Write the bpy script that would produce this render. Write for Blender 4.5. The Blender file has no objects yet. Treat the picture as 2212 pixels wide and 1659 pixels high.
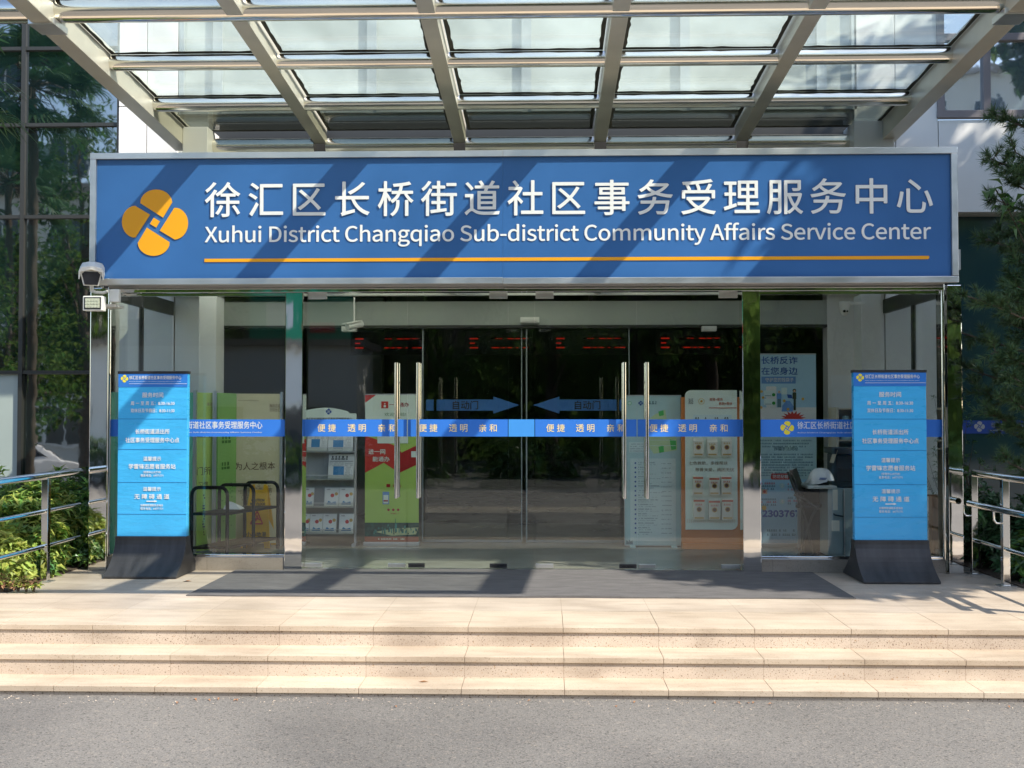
import bpy, bmesh, math, random
from mathutils import Vector, Matrix, noise
S = bpy.context.scene
COL = S.collection
R = math.radians
# ------------------------------------------------------------------ camera
PSI, TH, D0, H = math.atan(135/4500), math.atan(118/4500), 9.66, 1.34
cd = bpy.data.cameras.new('camera'); cam = bpy.data.objects.new('camera', cd); COL.objects.link(cam)
cd.sensor_width = 36; cd.lens = 36*4500/4096; cd.clip_start = .05; cd.clip_end = 2000
cam.location = (0, -D0, H); cam.rotation_euler = (R(90)+TH, 0, PSI)
S.camera = cam
# ------------------------------------------------------------------ light
SUN = Vector((1.68, -1.0, 2.0)).normalized()
w = bpy.data.worlds.new('World'); S.world = w; w.use_nodes = True
nt = w.node_tree; nt.nodes.clear()
sky = nt.nodes.new('ShaderNodeTexSky'); sky.sky_type = 'NISHITA'; sky.sun_disc = False
sky.sun_elevation = math.asin(SUN.z); sky.sun_rotation = math.atan2(SUN.x, SUN.y)
bg = nt.nodes.new('ShaderNodeBackground'); bg.inputs[1].default_value = .15
ow = nt.nodes.new('ShaderNodeOutputWorld')
nt.links.new(sky.outputs[0], bg.inputs[0]); nt.links.new(bg.outputs[0], ow.inputs[0])
ld = bpy.data.lights.new('sun', 'SUN'); ld.energy = 4.1; ld.angle = R(.5); ld.color = (1, .93, .82)
lo = bpy.data.objects.new('sun', ld); COL.objects.link(lo)
lo.rotation_euler = SUN.to_track_quat('Z', 'Y').to_euler(); lo.location = SUN*40
S.view_settings.view_transform = 'Standard'; S.view_settings.look = 'None'
S.view_settings.exposure = 1.12; S.view_settings.gamma = 1
S.cycles.max_bounces = 10; S.cycles.transparent_max_bounces = 24; S.cycles.glossy_bounces = 5; S.cycles.sample_clamp_indirect = 6
S.cycles.caustics_reflective = False; S.cycles.caustics_refractive = False
# ------------------------------------------------------------------ layout: a picture point on the plane at depth Y, or on the floor
Fv = Vector((-math.sin(PSI)*math.cos(TH), math.cos(PSI)*math.cos(TH), math.sin(TH)))
Rv = Vector((math.cos(PSI), math.sin(PSI), 0)); Uv = Rv.cross(Fv)
def ray(px, py): return Fv + Rv*((px-1106)/2430) + Uv*(-(py-829.5)/2430)
def at(px, py, Y):
    d = ray(px, py); t = (Y+D0)/d.y; return d.x*t, H+d.z*t
def AX(px, Y, py=893): return at(px, py, Y)[0]
def AZ(py, Y, px=1179): return at(px, py, Y)[1]
# ------------------------------------------------------------------ materials
def lin(c): return tuple(((v/255+.055)/1.055)**2.4 if v/255 > .04045 else v/255/12.92 for v in c)
MT = {}
def mat(name, col, rough=.6, metal=0, var=.0, vs=6, bump=0, bs=40, spec=.5, ior=1.45, stretch=None, isl=0, trans=0, coat=0, aniso=0):
    m = bpy.data.materials.new(name); m.use_nodes = True; n = m.node_tree; N = n.nodes; L = n.links
    b = N['Principled BSDF']; c4 = (*col, 1)
    b.inputs['Base Color'].default_value = c4; b.inputs['Roughness'].default_value = rough
    b.inputs['Metallic'].default_value = metal; b.inputs['IOR'].default_value = ior
    b.inputs['Specular IOR Level'].default_value = spec
    if coat: b.inputs['Coat Weight'].default_value = coat
    tc = N.new('ShaderNodeTexCoord'); src = tc.outputs['Object']
    if stretch:
        mp = N.new('ShaderNodeMapping'); mp.inputs['Scale'].default_value = stretch; L.new(src, mp.inputs[0]); src = mp.outputs[0]
    if var or isl:
        hs = N.new('ShaderNodeHueSaturation'); hs.inputs['Color'].default_value = c4
        mr = N.new('ShaderNodeMapRange'); mr.inputs['To Min'].default_value = 1-max(var, isl); mr.inputs['To Max'].default_value = 1+max(var, isl)
        if isl:
            g = N.new('ShaderNodeNewGeometry'); L.new(g.outputs['Random Per Island'], mr.inputs['Value'])
            m2 = N.new('ShaderNodeMapRange'); m2.inputs['To Min'].default_value = .47; m2.inputs['To Max'].default_value = .53
            wn = N.new('ShaderNodeTexWhiteNoise'); wn.noise_dimensions = '1D'; L.new(g.outputs['Random Per Island'], wn.inputs['W'])
            L.new(wn.outputs[0], m2.inputs['Value']); L.new(m2.outputs[0], hs.inputs['Hue'])
        else:
            x = N.new('ShaderNodeTexNoise'); x.inputs['Scale'].default_value = vs; x.inputs['Detail'].default_value = 6
            L.new(src, x.inputs['Vector']); L.new(x.outputs[0], mr.inputs['Value'])
            mr.inputs['From Min'].default_value = .3; mr.inputs['From Max'].default_value = .7
            r2 = N.new('ShaderNodeMapRange'); r2.inputs['To Min'].default_value = max(0, rough-.12*(var > .02)); r2.inputs['To Max'].default_value = min(1, rough+.1)
            L.new(x.outputs[0], r2.inputs['Value']); L.new(r2.outputs[0], b.inputs['Roughness'])
        L.new(mr.outputs[0], hs.inputs['Value']); L.new(hs.outputs[0], b.inputs['Base Color'])
    if bump:
        x = N.new('ShaderNodeTexNoise'); x.inputs['Scale'].default_value = bs; x.inputs['Detail'].default_value = 3
        L.new(src, x.inputs['Vector']); bp = N.new('ShaderNodeBump'); bp.inputs['Strength'].default_value = 1; bp.inputs['Distance'].default_value = bump
        L.new(x.outputs[0], bp.inputs['Height']); L.new(bp.outputs[0], b.inputs['Normal'])
    if trans:
        t = N.new('ShaderNodeBsdfTranslucent'); mx = N.new('ShaderNodeMixShader'); mx.inputs[0].default_value = trans
        if isl: L.new(hs.outputs[0], t.inputs[0])
        else: t.inputs[0].default_value = c4
        L.new(b.outputs[0], mx.inputs[1]); L.new(t.outputs[0], mx.inputs[2]); L.new(mx.outputs[0], N['Material Output'].inputs[0])
    MT[name] = m; return m
def glassmat(name, tint, ior, dust=0, wave=0):
    m = bpy.data.materials.new(name); m.use_nodes = True; n = m.node_tree; N = n.nodes; L = n.links
    N.remove(N['Principled BSDF'])
    tr = N.new('ShaderNodeBsdfTransparent'); tr.inputs[0].default_value = (*tint, 1)
    gl = N.new('ShaderNodeBsdfGlossy'); gl.inputs['Roughness'].default_value = .01
    lw = N.new('ShaderNodeLayerWeight'); lw.inputs[0].default_value = .5; pw = N.new('ShaderNodeMath'); pw.operation = 'POWER'; pw.inputs[1].default_value = 5; L.new(lw.outputs['Facing'], pw.inputs[0])
    f0 = ((ior-1)/(ior+1))**2; fr = N.new('ShaderNodeMath'); fr.operation = 'MULTIPLY_ADD'; fr.inputs[1].default_value = 1-f0; fr.inputs[2].default_value = f0; L.new(pw.outputs[0], fr.inputs[0])
    mx = N.new('ShaderNodeMixShader'); L.new(fr.outputs[0], mx.inputs[0]); L.new(tr.outputs[0], mx.inputs[1]); L.new(gl.outputs[0], mx.inputs[2])
    if wave:
        tc = N.new('ShaderNodeTexCoord'); x = N.new('ShaderNodeTexNoise'); x.inputs['Scale'].default_value = 1.3; L.new(tc.outputs['Object'], x.inputs[0])
        bp = N.new('ShaderNodeBump'); bp.inputs['Distance'].default_value = wave; L.new(x.outputs[0], bp.inputs['Height']); L.new(bp.outputs[0], gl.inputs['Normal']); L.new(bp.outputs[0], lw.inputs['Normal'])
    out = mx.outputs[0]
    if dust:
        d = N.new('ShaderNodeBsdfTranslucent'); d.inputs[0].default_value = (.80, .90, .86, 1); m2 = N.new('ShaderNodeMixShader')
        tc = N.new('ShaderNodeTexCoord'); x = N.new('ShaderNodeTexNoise'); x.inputs['Scale'].default_value = 2.2; x.inputs['Detail'].default_value = 5
        mp = N.new('ShaderNodeMapping'); mp.inputs['Scale'].default_value = (1, .5, 1); L.new(tc.outputs['Object'], mp.inputs[0]); L.new(mp.outputs[0], x.inputs[0])
        mr = N.new('ShaderNodeMapRange'); mr.inputs['From Min'].default_value = .3; mr.inputs['From Max'].default_value = .75
        mr.inputs['To Min'].default_value = dust*.4; mr.inputs['To Max'].default_value = dust*1.6
        L.new(x.outputs[0], mr.inputs[0]); L.new(mr.outputs[0], m2.inputs[0]); L.new(out, m2.inputs[1]); L.new(d.outputs[0], m2.inputs[2]); out = m2.outputs[0]
    L.new(out, N['Material Output'].inputs[0]); MT[name] = m; return m
def stone(name, col, speck, x0, w_, yj=None, rough=.5):
    """granite: patches, dark specks, a joint every w_ along X (and along Y when yj is given)"""
    m = mat(name, col, rough, var=.1, vs=1.6, bump=.0006, bs=180); N = m.node_tree.nodes; L = m.node_tree.links
    b = N['Principled BSDF']; cur = b.inputs['Base Color'].links[0].from_socket
    tc = N.new('ShaderNodeTexCoord')
    def mixc(fac, colr, cur, mul=False):
        x = N.new('ShaderNodeMix'); x.data_type = 'RGBA'; x.blend_type = 'MULTIPLY' if mul else 'MIX'
        L.new(fac, x.inputs['Factor']); L.new(cur, x.inputs['A']); x.inputs['B'].default_value = (*colr, 1); return x.outputs['Result']
    def thr(sock, a, c):
        r = N.new('ShaderNodeMapRange'); r.inputs['From Min'].default_value = a; r.inputs['From Max'].default_value = c; L.new(sock, r.inputs[0]); return r.outputs[0]
    for sc, a, c, k in ((110, .62, .68, (.25, .2, .16)), (240, .6, .7, (.5, .42, .36)), (60, .66, .72, (.75, .62, .5))):
        x = N.new('ShaderNodeTexNoise'); x.inputs['Scale'].default_value = sc; x.inputs['Detail'].default_value = 2; L.new(tc.outputs['Object'], x.inputs[0])
        f = N.new('ShaderNodeMath'); f.operation = 'MULTIPLY'; L.new(thr(x.outputs[0], a, c), f.inputs[0]); f.inputs[1].default_value = speck
        cur = mixc(f.outputs[0], k, cur, True)
    x = N.new('ShaderNodeTexNoise'); x.inputs['Scale'].default_value = 5; x.inputs['Detail'].default_value = 8; x.inputs['Distortion'].default_value = .6
    mp = N.new('ShaderNodeMapping'); mp.inputs['Scale'].default_value = (.45, 2.2, 1); L.new(tc.outputs['Object'], mp.inputs[0]); L.new(mp.outputs[0], x.inputs[0])
    f = N.new('ShaderNodeMath'); f.operation = 'MULTIPLY'; L.new(thr(x.outputs[0], .45, .7), f.inputs[0]); f.inputs[1].default_value = .5
    cur = mixc(f.outputs[0], (.62, .58, .54), cur, True)
    x = N.new('ShaderNodeTexNoise'); x.inputs['Scale'].default_value = 1.3; x.inputs['Detail'].default_value = 9; x.inputs['Roughness'].default_value = .65; L.new(tc.outputs['Object'], x.inputs[0])
    f = N.new('ShaderNodeMath'); f.operation = 'MULTIPLY'; L.new(thr(x.outputs[0], .46, .66), f.inputs[0]); f.inputs[1].default_value = .55
    cur = mixc(f.outputs[0], (.72, .68, .65), cur, True)
    x = N.new('ShaderNodeTexNoise'); x.inputs['Scale'].default_value = 16; x.inputs['Detail'].default_value = 3; L.new(tc.outputs['Object'], x.inputs[0])
    f = N.new('ShaderNodeMath'); f.operation = 'MULTIPLY'; L.new(thr(x.outputs[0], .70, .74), f.inputs[0]); f.inputs[1].default_value = .4
    cur = mixc(f.outputs[0], (.5, .42, .36), cur, True)
    sp = N.new('ShaderNodeSeparateXYZ'); L.new(tc.outputs['Object'], sp.inputs[0])
    # one tone per slab
    fl = N.new('ShaderNodeMath'); fl.operation = 'MULTIPLY_ADD'; L.new(sp.outputs[0], fl.inputs[0]); fl.inputs[1].default_value = 1/w_; fl.inputs[2].default_value = -x0/w_+100
    fo = N.new('ShaderNodeMath'); fo.operation = 'FLOOR'; L.new(fl.outputs[0], fo.inputs[0])
    fy = N.new('ShaderNodeMath'); fy.operation = 'MULTIPLY_ADD'; L.new(sp.outputs[1], fy.inputs[0]); fy.inputs[1].default_value = 1/.6 if yj is not None else 0; fy.inputs[2].default_value = (100-yj/.6) if yj is not None else 0
    fo2 = N.new('ShaderNodeMath'); fo2.operation = 'FLOOR'; L.new(fy.outputs[0], fo2.inputs[0])
    cb = N.new('ShaderNodeCombineXYZ'); L.new(fo.outputs[0], cb.inputs[0]); L.new(fo2.outputs[0], cb.inputs[1])
    wn = N.new('ShaderNodeTexWhiteNoise'); L.new(cb.outputs[0], wn.inputs[0])
    f = N.new('ShaderNodeMath'); f.operation = 'MULTIPLY'; L.new(wn.outputs[0], f.inputs[0]); f.inputs[1].default_value = .3
    cur = mixc(f.outputs[0], (.78, .74, .7), cur, True)
    for s, on in ((fl, True), (fy, yj is not None)):
        if not on: continue
        fr = N.new('ShaderNodeMath'); fr.operation = 'FRACT'; L.new(s.outputs[0], fr.inputs[0])
        pp = N.new('ShaderNodeMath'); pp.operation = 'PINGPONG'; L.new(fr.outputs[0], pp.inputs[0]); pp.inputs[1].default_value = .5
        lt = N.new('ShaderNodeMath'); lt.operation = 'LESS_THAN'; L.new(pp.outputs[0], lt.inputs[0]); lt.inputs[1].default_value = .0042
        f = N.new('ShaderNodeMath'); f.operation = 'MULTIPLY'; L.new(lt.outputs[0], f.inputs[0]); f.inputs[1].default_value = .35 if s is fl else .2
        cur = mixc(f.outputs[0], (.36, .27, .2), cur, True)
    L.new(cur, b.inputs['Base Color']); return m
def emit(name, col, s):
    m = bpy.data.materials.new(name); m.use_nodes = True; n = m.node_tree; e = n.nodes.new('ShaderNodeEmission')
    e.inputs[0].default_value = (*col, 1); e.inputs[1].default_value = s; n.links.new(e.outputs[0], n.nodes['Material Output'].inputs[0]); MT[name] = m; return m
JX = .107
stone('stone_top', (.47, .40, .32), .35, JX, .597, -2.56); stone('stone_step', (.52, .435, .335), .45, JX, .597)
stone('stone_riser', (.56, .475, .385), 1.0, JX, .597, rough=.65); stone('plinth_stone', (.3, .26, .21), .8, JX+.2, .8)  # riser colour lightened to stand in for sun falling more squarely on the risers
m = mat('asphalt', (.138, .13, .12), .9, var=.16, vs=.55, bump=.002, bs=90)
N = m.node_tree.nodes; L = m.node_tree.links; b = N['Principled BSDF']; cur = b.inputs['Base Color'].links[0].from_socket
tc = N.new('ShaderNodeTexCoord')
for sc, a, c, k in ((130, .56, .66, (1.6, 1.56, 1.5)), (90, .58, .66, (.5, .5, .5)), (38, .6, .7, (1.25, 1.2, 1.15))):
    x = N.new('ShaderNodeTexNoise'); x.inputs['Scale'].default_value = sc; x.inputs['Detail'].default_value = 1; L.new(tc.outputs['Object'], x.inputs[0])
    r = N.new('ShaderNodeMapRange'); r.inputs['From Min'].default_value = a; r.inputs['From Max'].default_value = c; L.new(x.outputs[0], r.inputs[0])
    q = N.new('ShaderNodeMix'); q.data_type = 'RGBA'; q.blend_type = 'MULTIPLY'; L.new(r.outputs[0], q.inputs['Factor']); L.new(cur, q.inputs['A']); q.inputs['B'].default_value = (*k, 1); cur = q.outputs['Result']
x = N.new('ShaderNodeTexNoise'); x.inputs['Scale'].default_value = .9; x.inputs['Detail'].default_value = 7; L.new(tc.outputs['Object'], x.inputs[0])
r = N.new('ShaderNodeMapRange'); r.inputs['From Min'].default_value = .5; r.inputs['From Max'].default_value = .68; r.inputs['To Max'].default_value = .6; L.new(x.outputs[0], r.inputs[0])
q = N.new('ShaderNodeMix'); q.data_type = 'RGBA'; q.blend_type = 'MULTIPLY'; L.new(r.outputs[0], q.inputs['Factor']); L.new(cur, q.inputs['A']); q.inputs['B'].default_value = (.72, .72, .74, 1); cur = q.outputs['Result']
L.new(cur, b.inputs['Base Color'])
mat('frosted', (.93, .95, .93), .6, trans=.93)
mat('soil', (.07, .05, .035), .95, var=.3, vs=9, bump=.02, bs=20)
mat('mat_grey', (.115, .11, .108), .95, var=.2, vs=5, bump=.006, bs=150, stretch=(1, 2.5, 1))
mat('tile_floor', (.34, .33, .28), .22, var=.06, vs=2)
mat('white_clad', (.72, .71, .68), .35, var=.05, vs=1.1, stretch=(1.5, 1, .25))
mat('white_paint', (.74, .74, .71), .6, var=.04, vs=2)
mat('wall_grey', (.42, .44, .41), .7, var=.05, vs=1)
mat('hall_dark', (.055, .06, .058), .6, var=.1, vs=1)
mat('lintel', (.40, .43, .39), .55, var=.05, vs=1.5)
mat('chrome', (.74, .73, .70), .07, 1, bump=.0)
mat('tube_steel', (.84, .80, .71), .17, 1, var=.12, vs=3, stretch=(.3, 3, 3))
mat('mirror_clad', (.78, .77, .75), .04, 1, bump=.003, bs=1.6, stretch=(1.6, 1, .7))
mat('beam_paint', (.60, .57, .48), .36, .3, var=.1, vs=2.5)
mat('brushed', (.66, .65, .62), .34, .9, var=.08, vs=8, stretch=(.5, 1, 1))
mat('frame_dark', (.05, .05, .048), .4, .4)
mat('frame_mauve', (.20, .18, .185), .45, .2)
mat('window_grey', (.30, .34, .35), .45, .2)
mat('mullion', (.06, .06, .055), .4, .5)
mat('curtain_glass', (.004, .012, .013), .02, 0, spec=1.0, ior=2.4, bump=.0012, bs=1.6)
mat('teal_glass', (.02, .055, .06), .06, 0, spec=.6, ior=1.6, bump=.001, bs=1.5)
mat('sky_window', (.12, .17, .2), .03, 0, spec=1, ior=3.2, bump=.0015, bs=2)
mat('pale_pane', (.42, .47, .44), .25, 0, spec=.6)
mat('drapes', (.86, .90, .89), .8, var=.06, vs=4, stretch=(2.5, 1, .12), trans=.2)
glassmat('door_glass', (.962, .98, .968), 1.6)
glassmat('canopy_glass', (.95, .975, .958), 1.45, dust=.10)
glassmat('dark_pane', (.62, .64, .58), 1.4)
mat('seal', (.045, .045, .036), .8, var=.3, vs=14)
mat('sign_blue', lin((54, 102, 160)), .33, var=.09, vs=1.2)
mat('sign_white', (.82, .82, .80), .4); mat('sign_gold', lin((236, 164, 24)), .4)
mat('sign_back', (.35, .35, .35), .5, .5)
mat('band_blue', lin((56, 122, 214)), .35); mat('band_dark', lin((22, 66, 150)), .4); mat('band_text', lin((244, 220, 165)), .5)
mat('stand_blue', lin((66, 174, 230)), .3, var=.03, vs=5, bump=.004, bs=7, stretch=(1, 1, 3), coat=.3)
mat('stand_head', lin((48, 118, 200)), .35); mat('stand_base', (.045, .045, .047), .5, .3, var=.35, vs=4, stretch=(4, 1, .8)); mat('seam', lin((36, 112, 172)), .6)
mat('logo_yellow', lin((232, 214, 60)), .5)
mat('cam_white', (.76, .75, .70), .4, var=.04); mat('lens_black', (.012, .014, .02), .1); mat('led_cell', (.5, .52, .40), .25, bump=.004, bs=60)
mat('black_metal', (.012, .012, .012), .5, 0, spec=.3); mat('black_plastic', (.02, .02, .022), .45); mat('rubber', (.02, .02, .02), .8)
mat('yellow_plastic', lin((232, 178, 20)), .45, var=.05); mat('red_print', lin((190, 40, 40)), .5); mat('sign_green', lin((20, 150, 110)), .5); mat('ink', (.03, .03, .03), .6)
mat('paper', (.74, .74, .71), .7); mat('paper_grey', (.4, .41, .4), .7); mat('photo_blue', lin((70, 130, 175)), .5)
mat('beige_board', lin((205, 196, 158)), .55); mat('teal_board', lin((96, 178, 150)), .5); mat('lime_board', lin((176, 205, 106)), .5); mat('green_board', lin((140, 190, 105)), .5)
mat('brown_ink', lin((96, 70, 50)), .6); mat('green_ink', lin((70, 120, 50)), .6); mat('alu', (.6, .6, .6), .35, .8)
mat('banner_white', lin((226, 236, 222)), .5); mat('banner_lime', lin((176, 206, 100)), .5); mat('banner_red', lin((200, 58, 50)), .5); mat('banner_darkred', lin((170, 32, 34)), .5)
mat('city_teal', lin((60, 140, 130)), .5, var=.5, vs=30); mat('city_dark', lin((40, 80, 70)), .5, var=.5, vs=22); mat('city_sand', lin((190, 200, 150)), .5, var=.2, vs=16); mat('footer_brown', lin((150, 76, 60)), .5)
mat('map_bg', lin((186, 214, 214)), .45); mat('map_panel', lin((214, 230, 226)), .45); mat('map_green', lin((90, 190, 100)), .5); mat('map_pale', lin((200, 220, 170)), .5); mat('map_text', lin((90, 120, 130)), .6); mat('map_blue', lin((40, 80, 150)), .5)
mat('orange_board', lin((206, 122, 62)), .5); mat('orange_print', lin((200, 90, 50)), .5); mat('packet', lin((222, 216, 200)), .5); mat('packet_gold', lin((196, 160, 90)), .5); mat('packet_art', lin((110, 70, 60)), .5, var=.4, vs=40)
mat('arrow_blue', lin((58, 108, 168)), .6); mat('band_light', lin((70, 148, 224)), .35); mat('fraud_bg', lin((172, 208, 226)), .45, var=.05, vs=3); mat('fraud_blue', lin((44, 84, 164)), .5); mat('fraud_mid', lin((106, 150, 205)), .5); mat('fraud_pink', lin((206, 90, 120)), .5); mat('check_green', lin((50, 150, 60)), .5); mat('coin', lin((226, 176, 70)), .5)
mat('cabinet', lin((142, 158, 160)), .45, .1, var=.04); mat('desk_top', lin((196, 200, 196)), .4); mat('helmet_white', (.78, .79, .8), .2, coat=.4); mat('pale_wood', lin((196, 184, 160)), .5); mat('brown_wood', lin((122, 80, 44)), .5, var=.3, vs=5, stretch=(8, 1, .5)); mat('tan_print', lin((150, 130, 104)), .6)
mat('olive', lin((60, 66, 44)), .6); mat('skin_print', lin((220, 180, 150)), .6); mat('violet', lin((120, 120, 190)), .6)
emit('led_red', (1, .03, .015), .12)
m = emit('led_dots', (1, .03, .015), .4); N = m.node_tree.nodes; L = m.node_tree.links; e = [n for n in N if n.type == 'EMISSION'][0]
tc = N.new('ShaderNodeTexCoord'); x = N.new('ShaderNodeTexNoise'); x.inputs['Scale'].default_value = 14; L.new(tc.outputs['Object'], x.inputs[0])
r = N.new('ShaderNodeMapRange'); r.inputs['From Min'].default_value = .46; r.inputs['From Max'].default_value = .6; r.inputs['To Max'].default_value = .14; L.new(x.outputs[0], r.inputs[0]); L.new(r.outputs[0], e.inputs[1])
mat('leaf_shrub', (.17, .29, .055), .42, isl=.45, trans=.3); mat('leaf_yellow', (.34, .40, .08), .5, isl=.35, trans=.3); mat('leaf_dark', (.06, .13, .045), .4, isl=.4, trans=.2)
mat('leaf_tree', (.075, .135, .03), .75, isl=.55, trans=.5, spec=.15); mat('leaf_broad', (.08, .17, .05), .35, isl=.35, trans=.25); mat('needle', (.07, .13, .05), .5, isl=.4, trans=.1); mat('palm_leaf', (.045, .11, .04), .5, isl=.35, trans=.25)
mat('bark', (.11, .085, .065), .9, var=.3, vs=12, bump=.01, bs=30); mat('twig', (.06, .045, .028), .8); mat('dry_leaf', (.30, .14, .06), .7); mat('dead_red', (.30, .16, .08), .8)
mat('car_white', (.78, .79, .8), .15, coat=.8); mat('car_glass', (.01, .012, .014), .05); mat('tyre', (.02, .02, .02), .8); mat('tail_red', (.3, .02, .02), .25)
mat('far_wall', (.62, .60, .54), .8, var=.06, vs=.3); mat('far_glass', (.03, .04, .05), .1)
mat('clay', (.26, .22, .18), .8); mat('cloth_dark', (.02, .022, .03), .9); mat('cloth_pale', (.45, .45, .46), .9); mat('skin', (.45, .28, .2), .55); mat('hair', (.01, .009, .008), .5)
# ------------------------------------------------------------------ mesh builder
class MB:
    def __init__(s): s.v = []; s.f = []; s.m = []; s.x = None
    def add(s, vs, fs, mi=0):
        o = len(s.v)
        if s.x is not None: vs = [s.x @ Vector(v) for v in vs]
        s.v += [tuple(v) for v in vs]
        for f in fs: s.f.append(tuple(i+o for i in f)); s.m.append(mi)
        return s
    def box(s, x0, x1, y0, y1, z0, z1, mi=0):
        if x0 > x1: x0, x1 = x1, x0
        if y0 > y1: y0, y1 = y1, y0
        if z0 > z1: z0, z1 = z1, z0
        return s.add([(x0,y0,z0),(x1,y0,z0),(x1,y1,z0),(x0,y1,z0),(x0,y0,z1),(x1,y0,z1),(x1,y1,z1),(x0,y1,z1)],
                     [(0,3,2,1),(4,5,6,7),(0,1,5,4),(1,2,6,5),(2,3,7,6),(3,0,4,7)], mi)
    def quad(s, a, b, c, d, mi=0): return s.add([a, b, c, d], [(0, 1, 2, 3)], mi)
    def cyl(s, p, q, r, r2=None, n=16, mi=0, cap=True):
        p, q = Vector(p), Vector(q); r2 = r if r2 is None else r2
        d = (q-p).normalized(); a = d.orthogonal().normalized(); b = d.cross(a); vs = []
        for k in range(n):
            t = 2*math.pi*k/n; u = a*math.cos(t)+b*math.sin(t); vs += [p+u*r, q+u*r2]
        fs = [(2*k, 2*((k+1) % n), 2*((k+1) % n)+1, 2*k+1) for k in range(n)]
        if cap: fs += [tuple(2*k for k in reversed(range(n))), tuple(2*k+1 for k in range(n))]
        return s.add(vs, fs, mi)
    def tube(s, pts, r, n=10, mi=0, closed=False):
        pts = [Vector(p) for p in pts]; rs = r if isinstance(r, (list, tuple)) else [r]*len(pts)
        vs = []; a = None; N_ = len(pts)
        for i, p in enumerate(pts):
            if closed: d = (pts[(i+1) % N_]-pts[i-1]).normalized()
            else: d = (pts[min(i+1, N_-1)]-pts[max(i-1, 0)]).normalized()
            if a is None: a = d.orthogonal().normalized()
            a = (a-d*a.dot(d)).normalized(); b = d.cross(a)
            for k in range(n):
                t = 2*math.pi*k/n; vs.append(p+(a*math.cos(t)+b*math.sin(t))*rs[i])
        fs = []
        for i in range(N_ if closed else N_-1):
            j = (i+1) % N_
            for k in range(n): fs.append((i*n+k, i*n+(k+1) % n, j*n+(k+1) % n, j*n+k))
        if not closed: fs += [tuple(reversed(range(n))), tuple((N_-1)*n+k for k in range(n))]
        return s.add(vs, fs, mi)
    def prism(s, poly, y0, y1, mi=0):
        """polygon in X-Z (counter-clockwise seen from the front), from y0 to y1"""
        n = len(poly); vs = [(x, y0, z) for x, z in poly]+[(x, y1, z) for x, z in poly]
        fs = [tuple(range(n)), tuple(reversed(range(n, 2*n)))]+[(i, i+n, (i+1) % n+n, (i+1) % n) for i in range(n)]
        return s.add(vs, fs, mi)
    def prismx(s, poly, x0, x1, mi=0):
        n = len(poly); vs = [(x0, y, z) for y, z in poly]+[(x1, y, z) for y, z in poly]
        fs = [tuple(range(n)), tuple(reversed(range(n, 2*n)))]+[(i, i+n, (i+1) % n+n, (i+1) % n) for i in range(n)]
        return s.add(vs, fs, mi)
    def lathe(s, prof, c, n=20, mi=0):
        vs = []; k = len(prof)
        for i in range(n):
            t = 2*math.pi*i/n
            for r, z in prof: vs.append((c[0]+r*math.cos(t), c[1]+r*math.sin(t), c[2]+z))
        fs = [(i*k+j, ((i+1) % n)*k+j, ((i+1) % n)*k+j+1, i*k+j+1) for i in range(n) for j in range(k-1)]
        return s.add(vs, fs, mi)
    def disc(s, x, z, y, r, mi=0, n=20, t=.002):
        return s.prism([(x+r*math.cos(2*math.pi*k/n), z+r*math.sin(2*math.pi*k/n)) for k in range(n)], y-t, y, mi)
    def rect(s, x0, x1, z0, z1, y, mi=0, t=.002): return s.box(x0, x1, y-t, y, z0, z1, mi)
    def build(s, name, mats, parent=None, bevel=0, smooth=False, solid=False):
        me = bpy.data.meshes.new(name); org = ORG.get(parent.name, Vector()) if parent else Vector()
        me.from_pydata([tuple(Vector(v)-org) for v in s.v], [], s.f)
        if isinstance(mats, str): mats = [mats]
        for k in mats: me.materials.append(MT[k])
        me.polygons.foreach_set('material_index', s.m)
        bm = bmesh.new(); bm.from_mesh(me)
        if solid: bmesh.ops.recalc_face_normals(bm, faces=bm.faces)
        if bevel:
            ed = [e for e in bm.edges if len(e.link_faces) == 2 and e.calc_face_angle(0) > .6]
            bmesh.ops.bevel(bm, geom=ed, offset=bevel, segments=2, profile=.6, affect='EDGES', clamp_overlap=True)
        if smooth:
            for f in bm.faces: f.smooth = True
            for e in bm.edges:
                if len(e.link_faces) == 2 and e.calc_face_angle(0) > .7: e.smooth = False
        bm.to_mesh(me); bm.free(); me.update()
        o = bpy.data.objects.new(name, me); COL.objects.link(o)
        if parent: o.parent = parent; ORG[o.name] = org
        else: ORG[o.name] = Vector()
        return o
ORG = {}
def tag(o, label, cat, group=None, kind=None):
    if label: o['label'] = label
    if cat: o['category'] = cat
    if group: o['group'] = group
    if kind: o['kind'] = kind
    return o
def thing(name, label, cat, loc, group=None):
    o = bpy.data.objects.new(name, None); COL.objects.link(o); o.location = loc; o.empty_display_size = .2
    ORG[o.name] = Vector(loc); return tag(o, label, cat, group)
def struct(mb, name, mats, label=None, cat=None, **k): return tag(mb.build(name, mats, **k), label, cat, kind='structure')
def dup(root, loc, label, rz=0, sc=1):
    r = root.copy(); COL.objects.link(r); r.location = loc; r.rotation_euler = (0, 0, rz); r.scale = (sc, sc, sc); r['label'] = label
    def kids(src, dst):
        for ch in src.children:
            c = ch.copy(); COL.objects.link(c); c.parent = dst; kids(ch, c)
    kids(root, r); return r
TC = {}
import os
SANS = None
try: SANS = bpy.data.fonts.load(os.path.join(bpy.utils.system_resource('DATAFILES'), 'fonts', 'Noto Sans CJK Regular.woff2'))
except Exception: SANS = None
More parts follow.
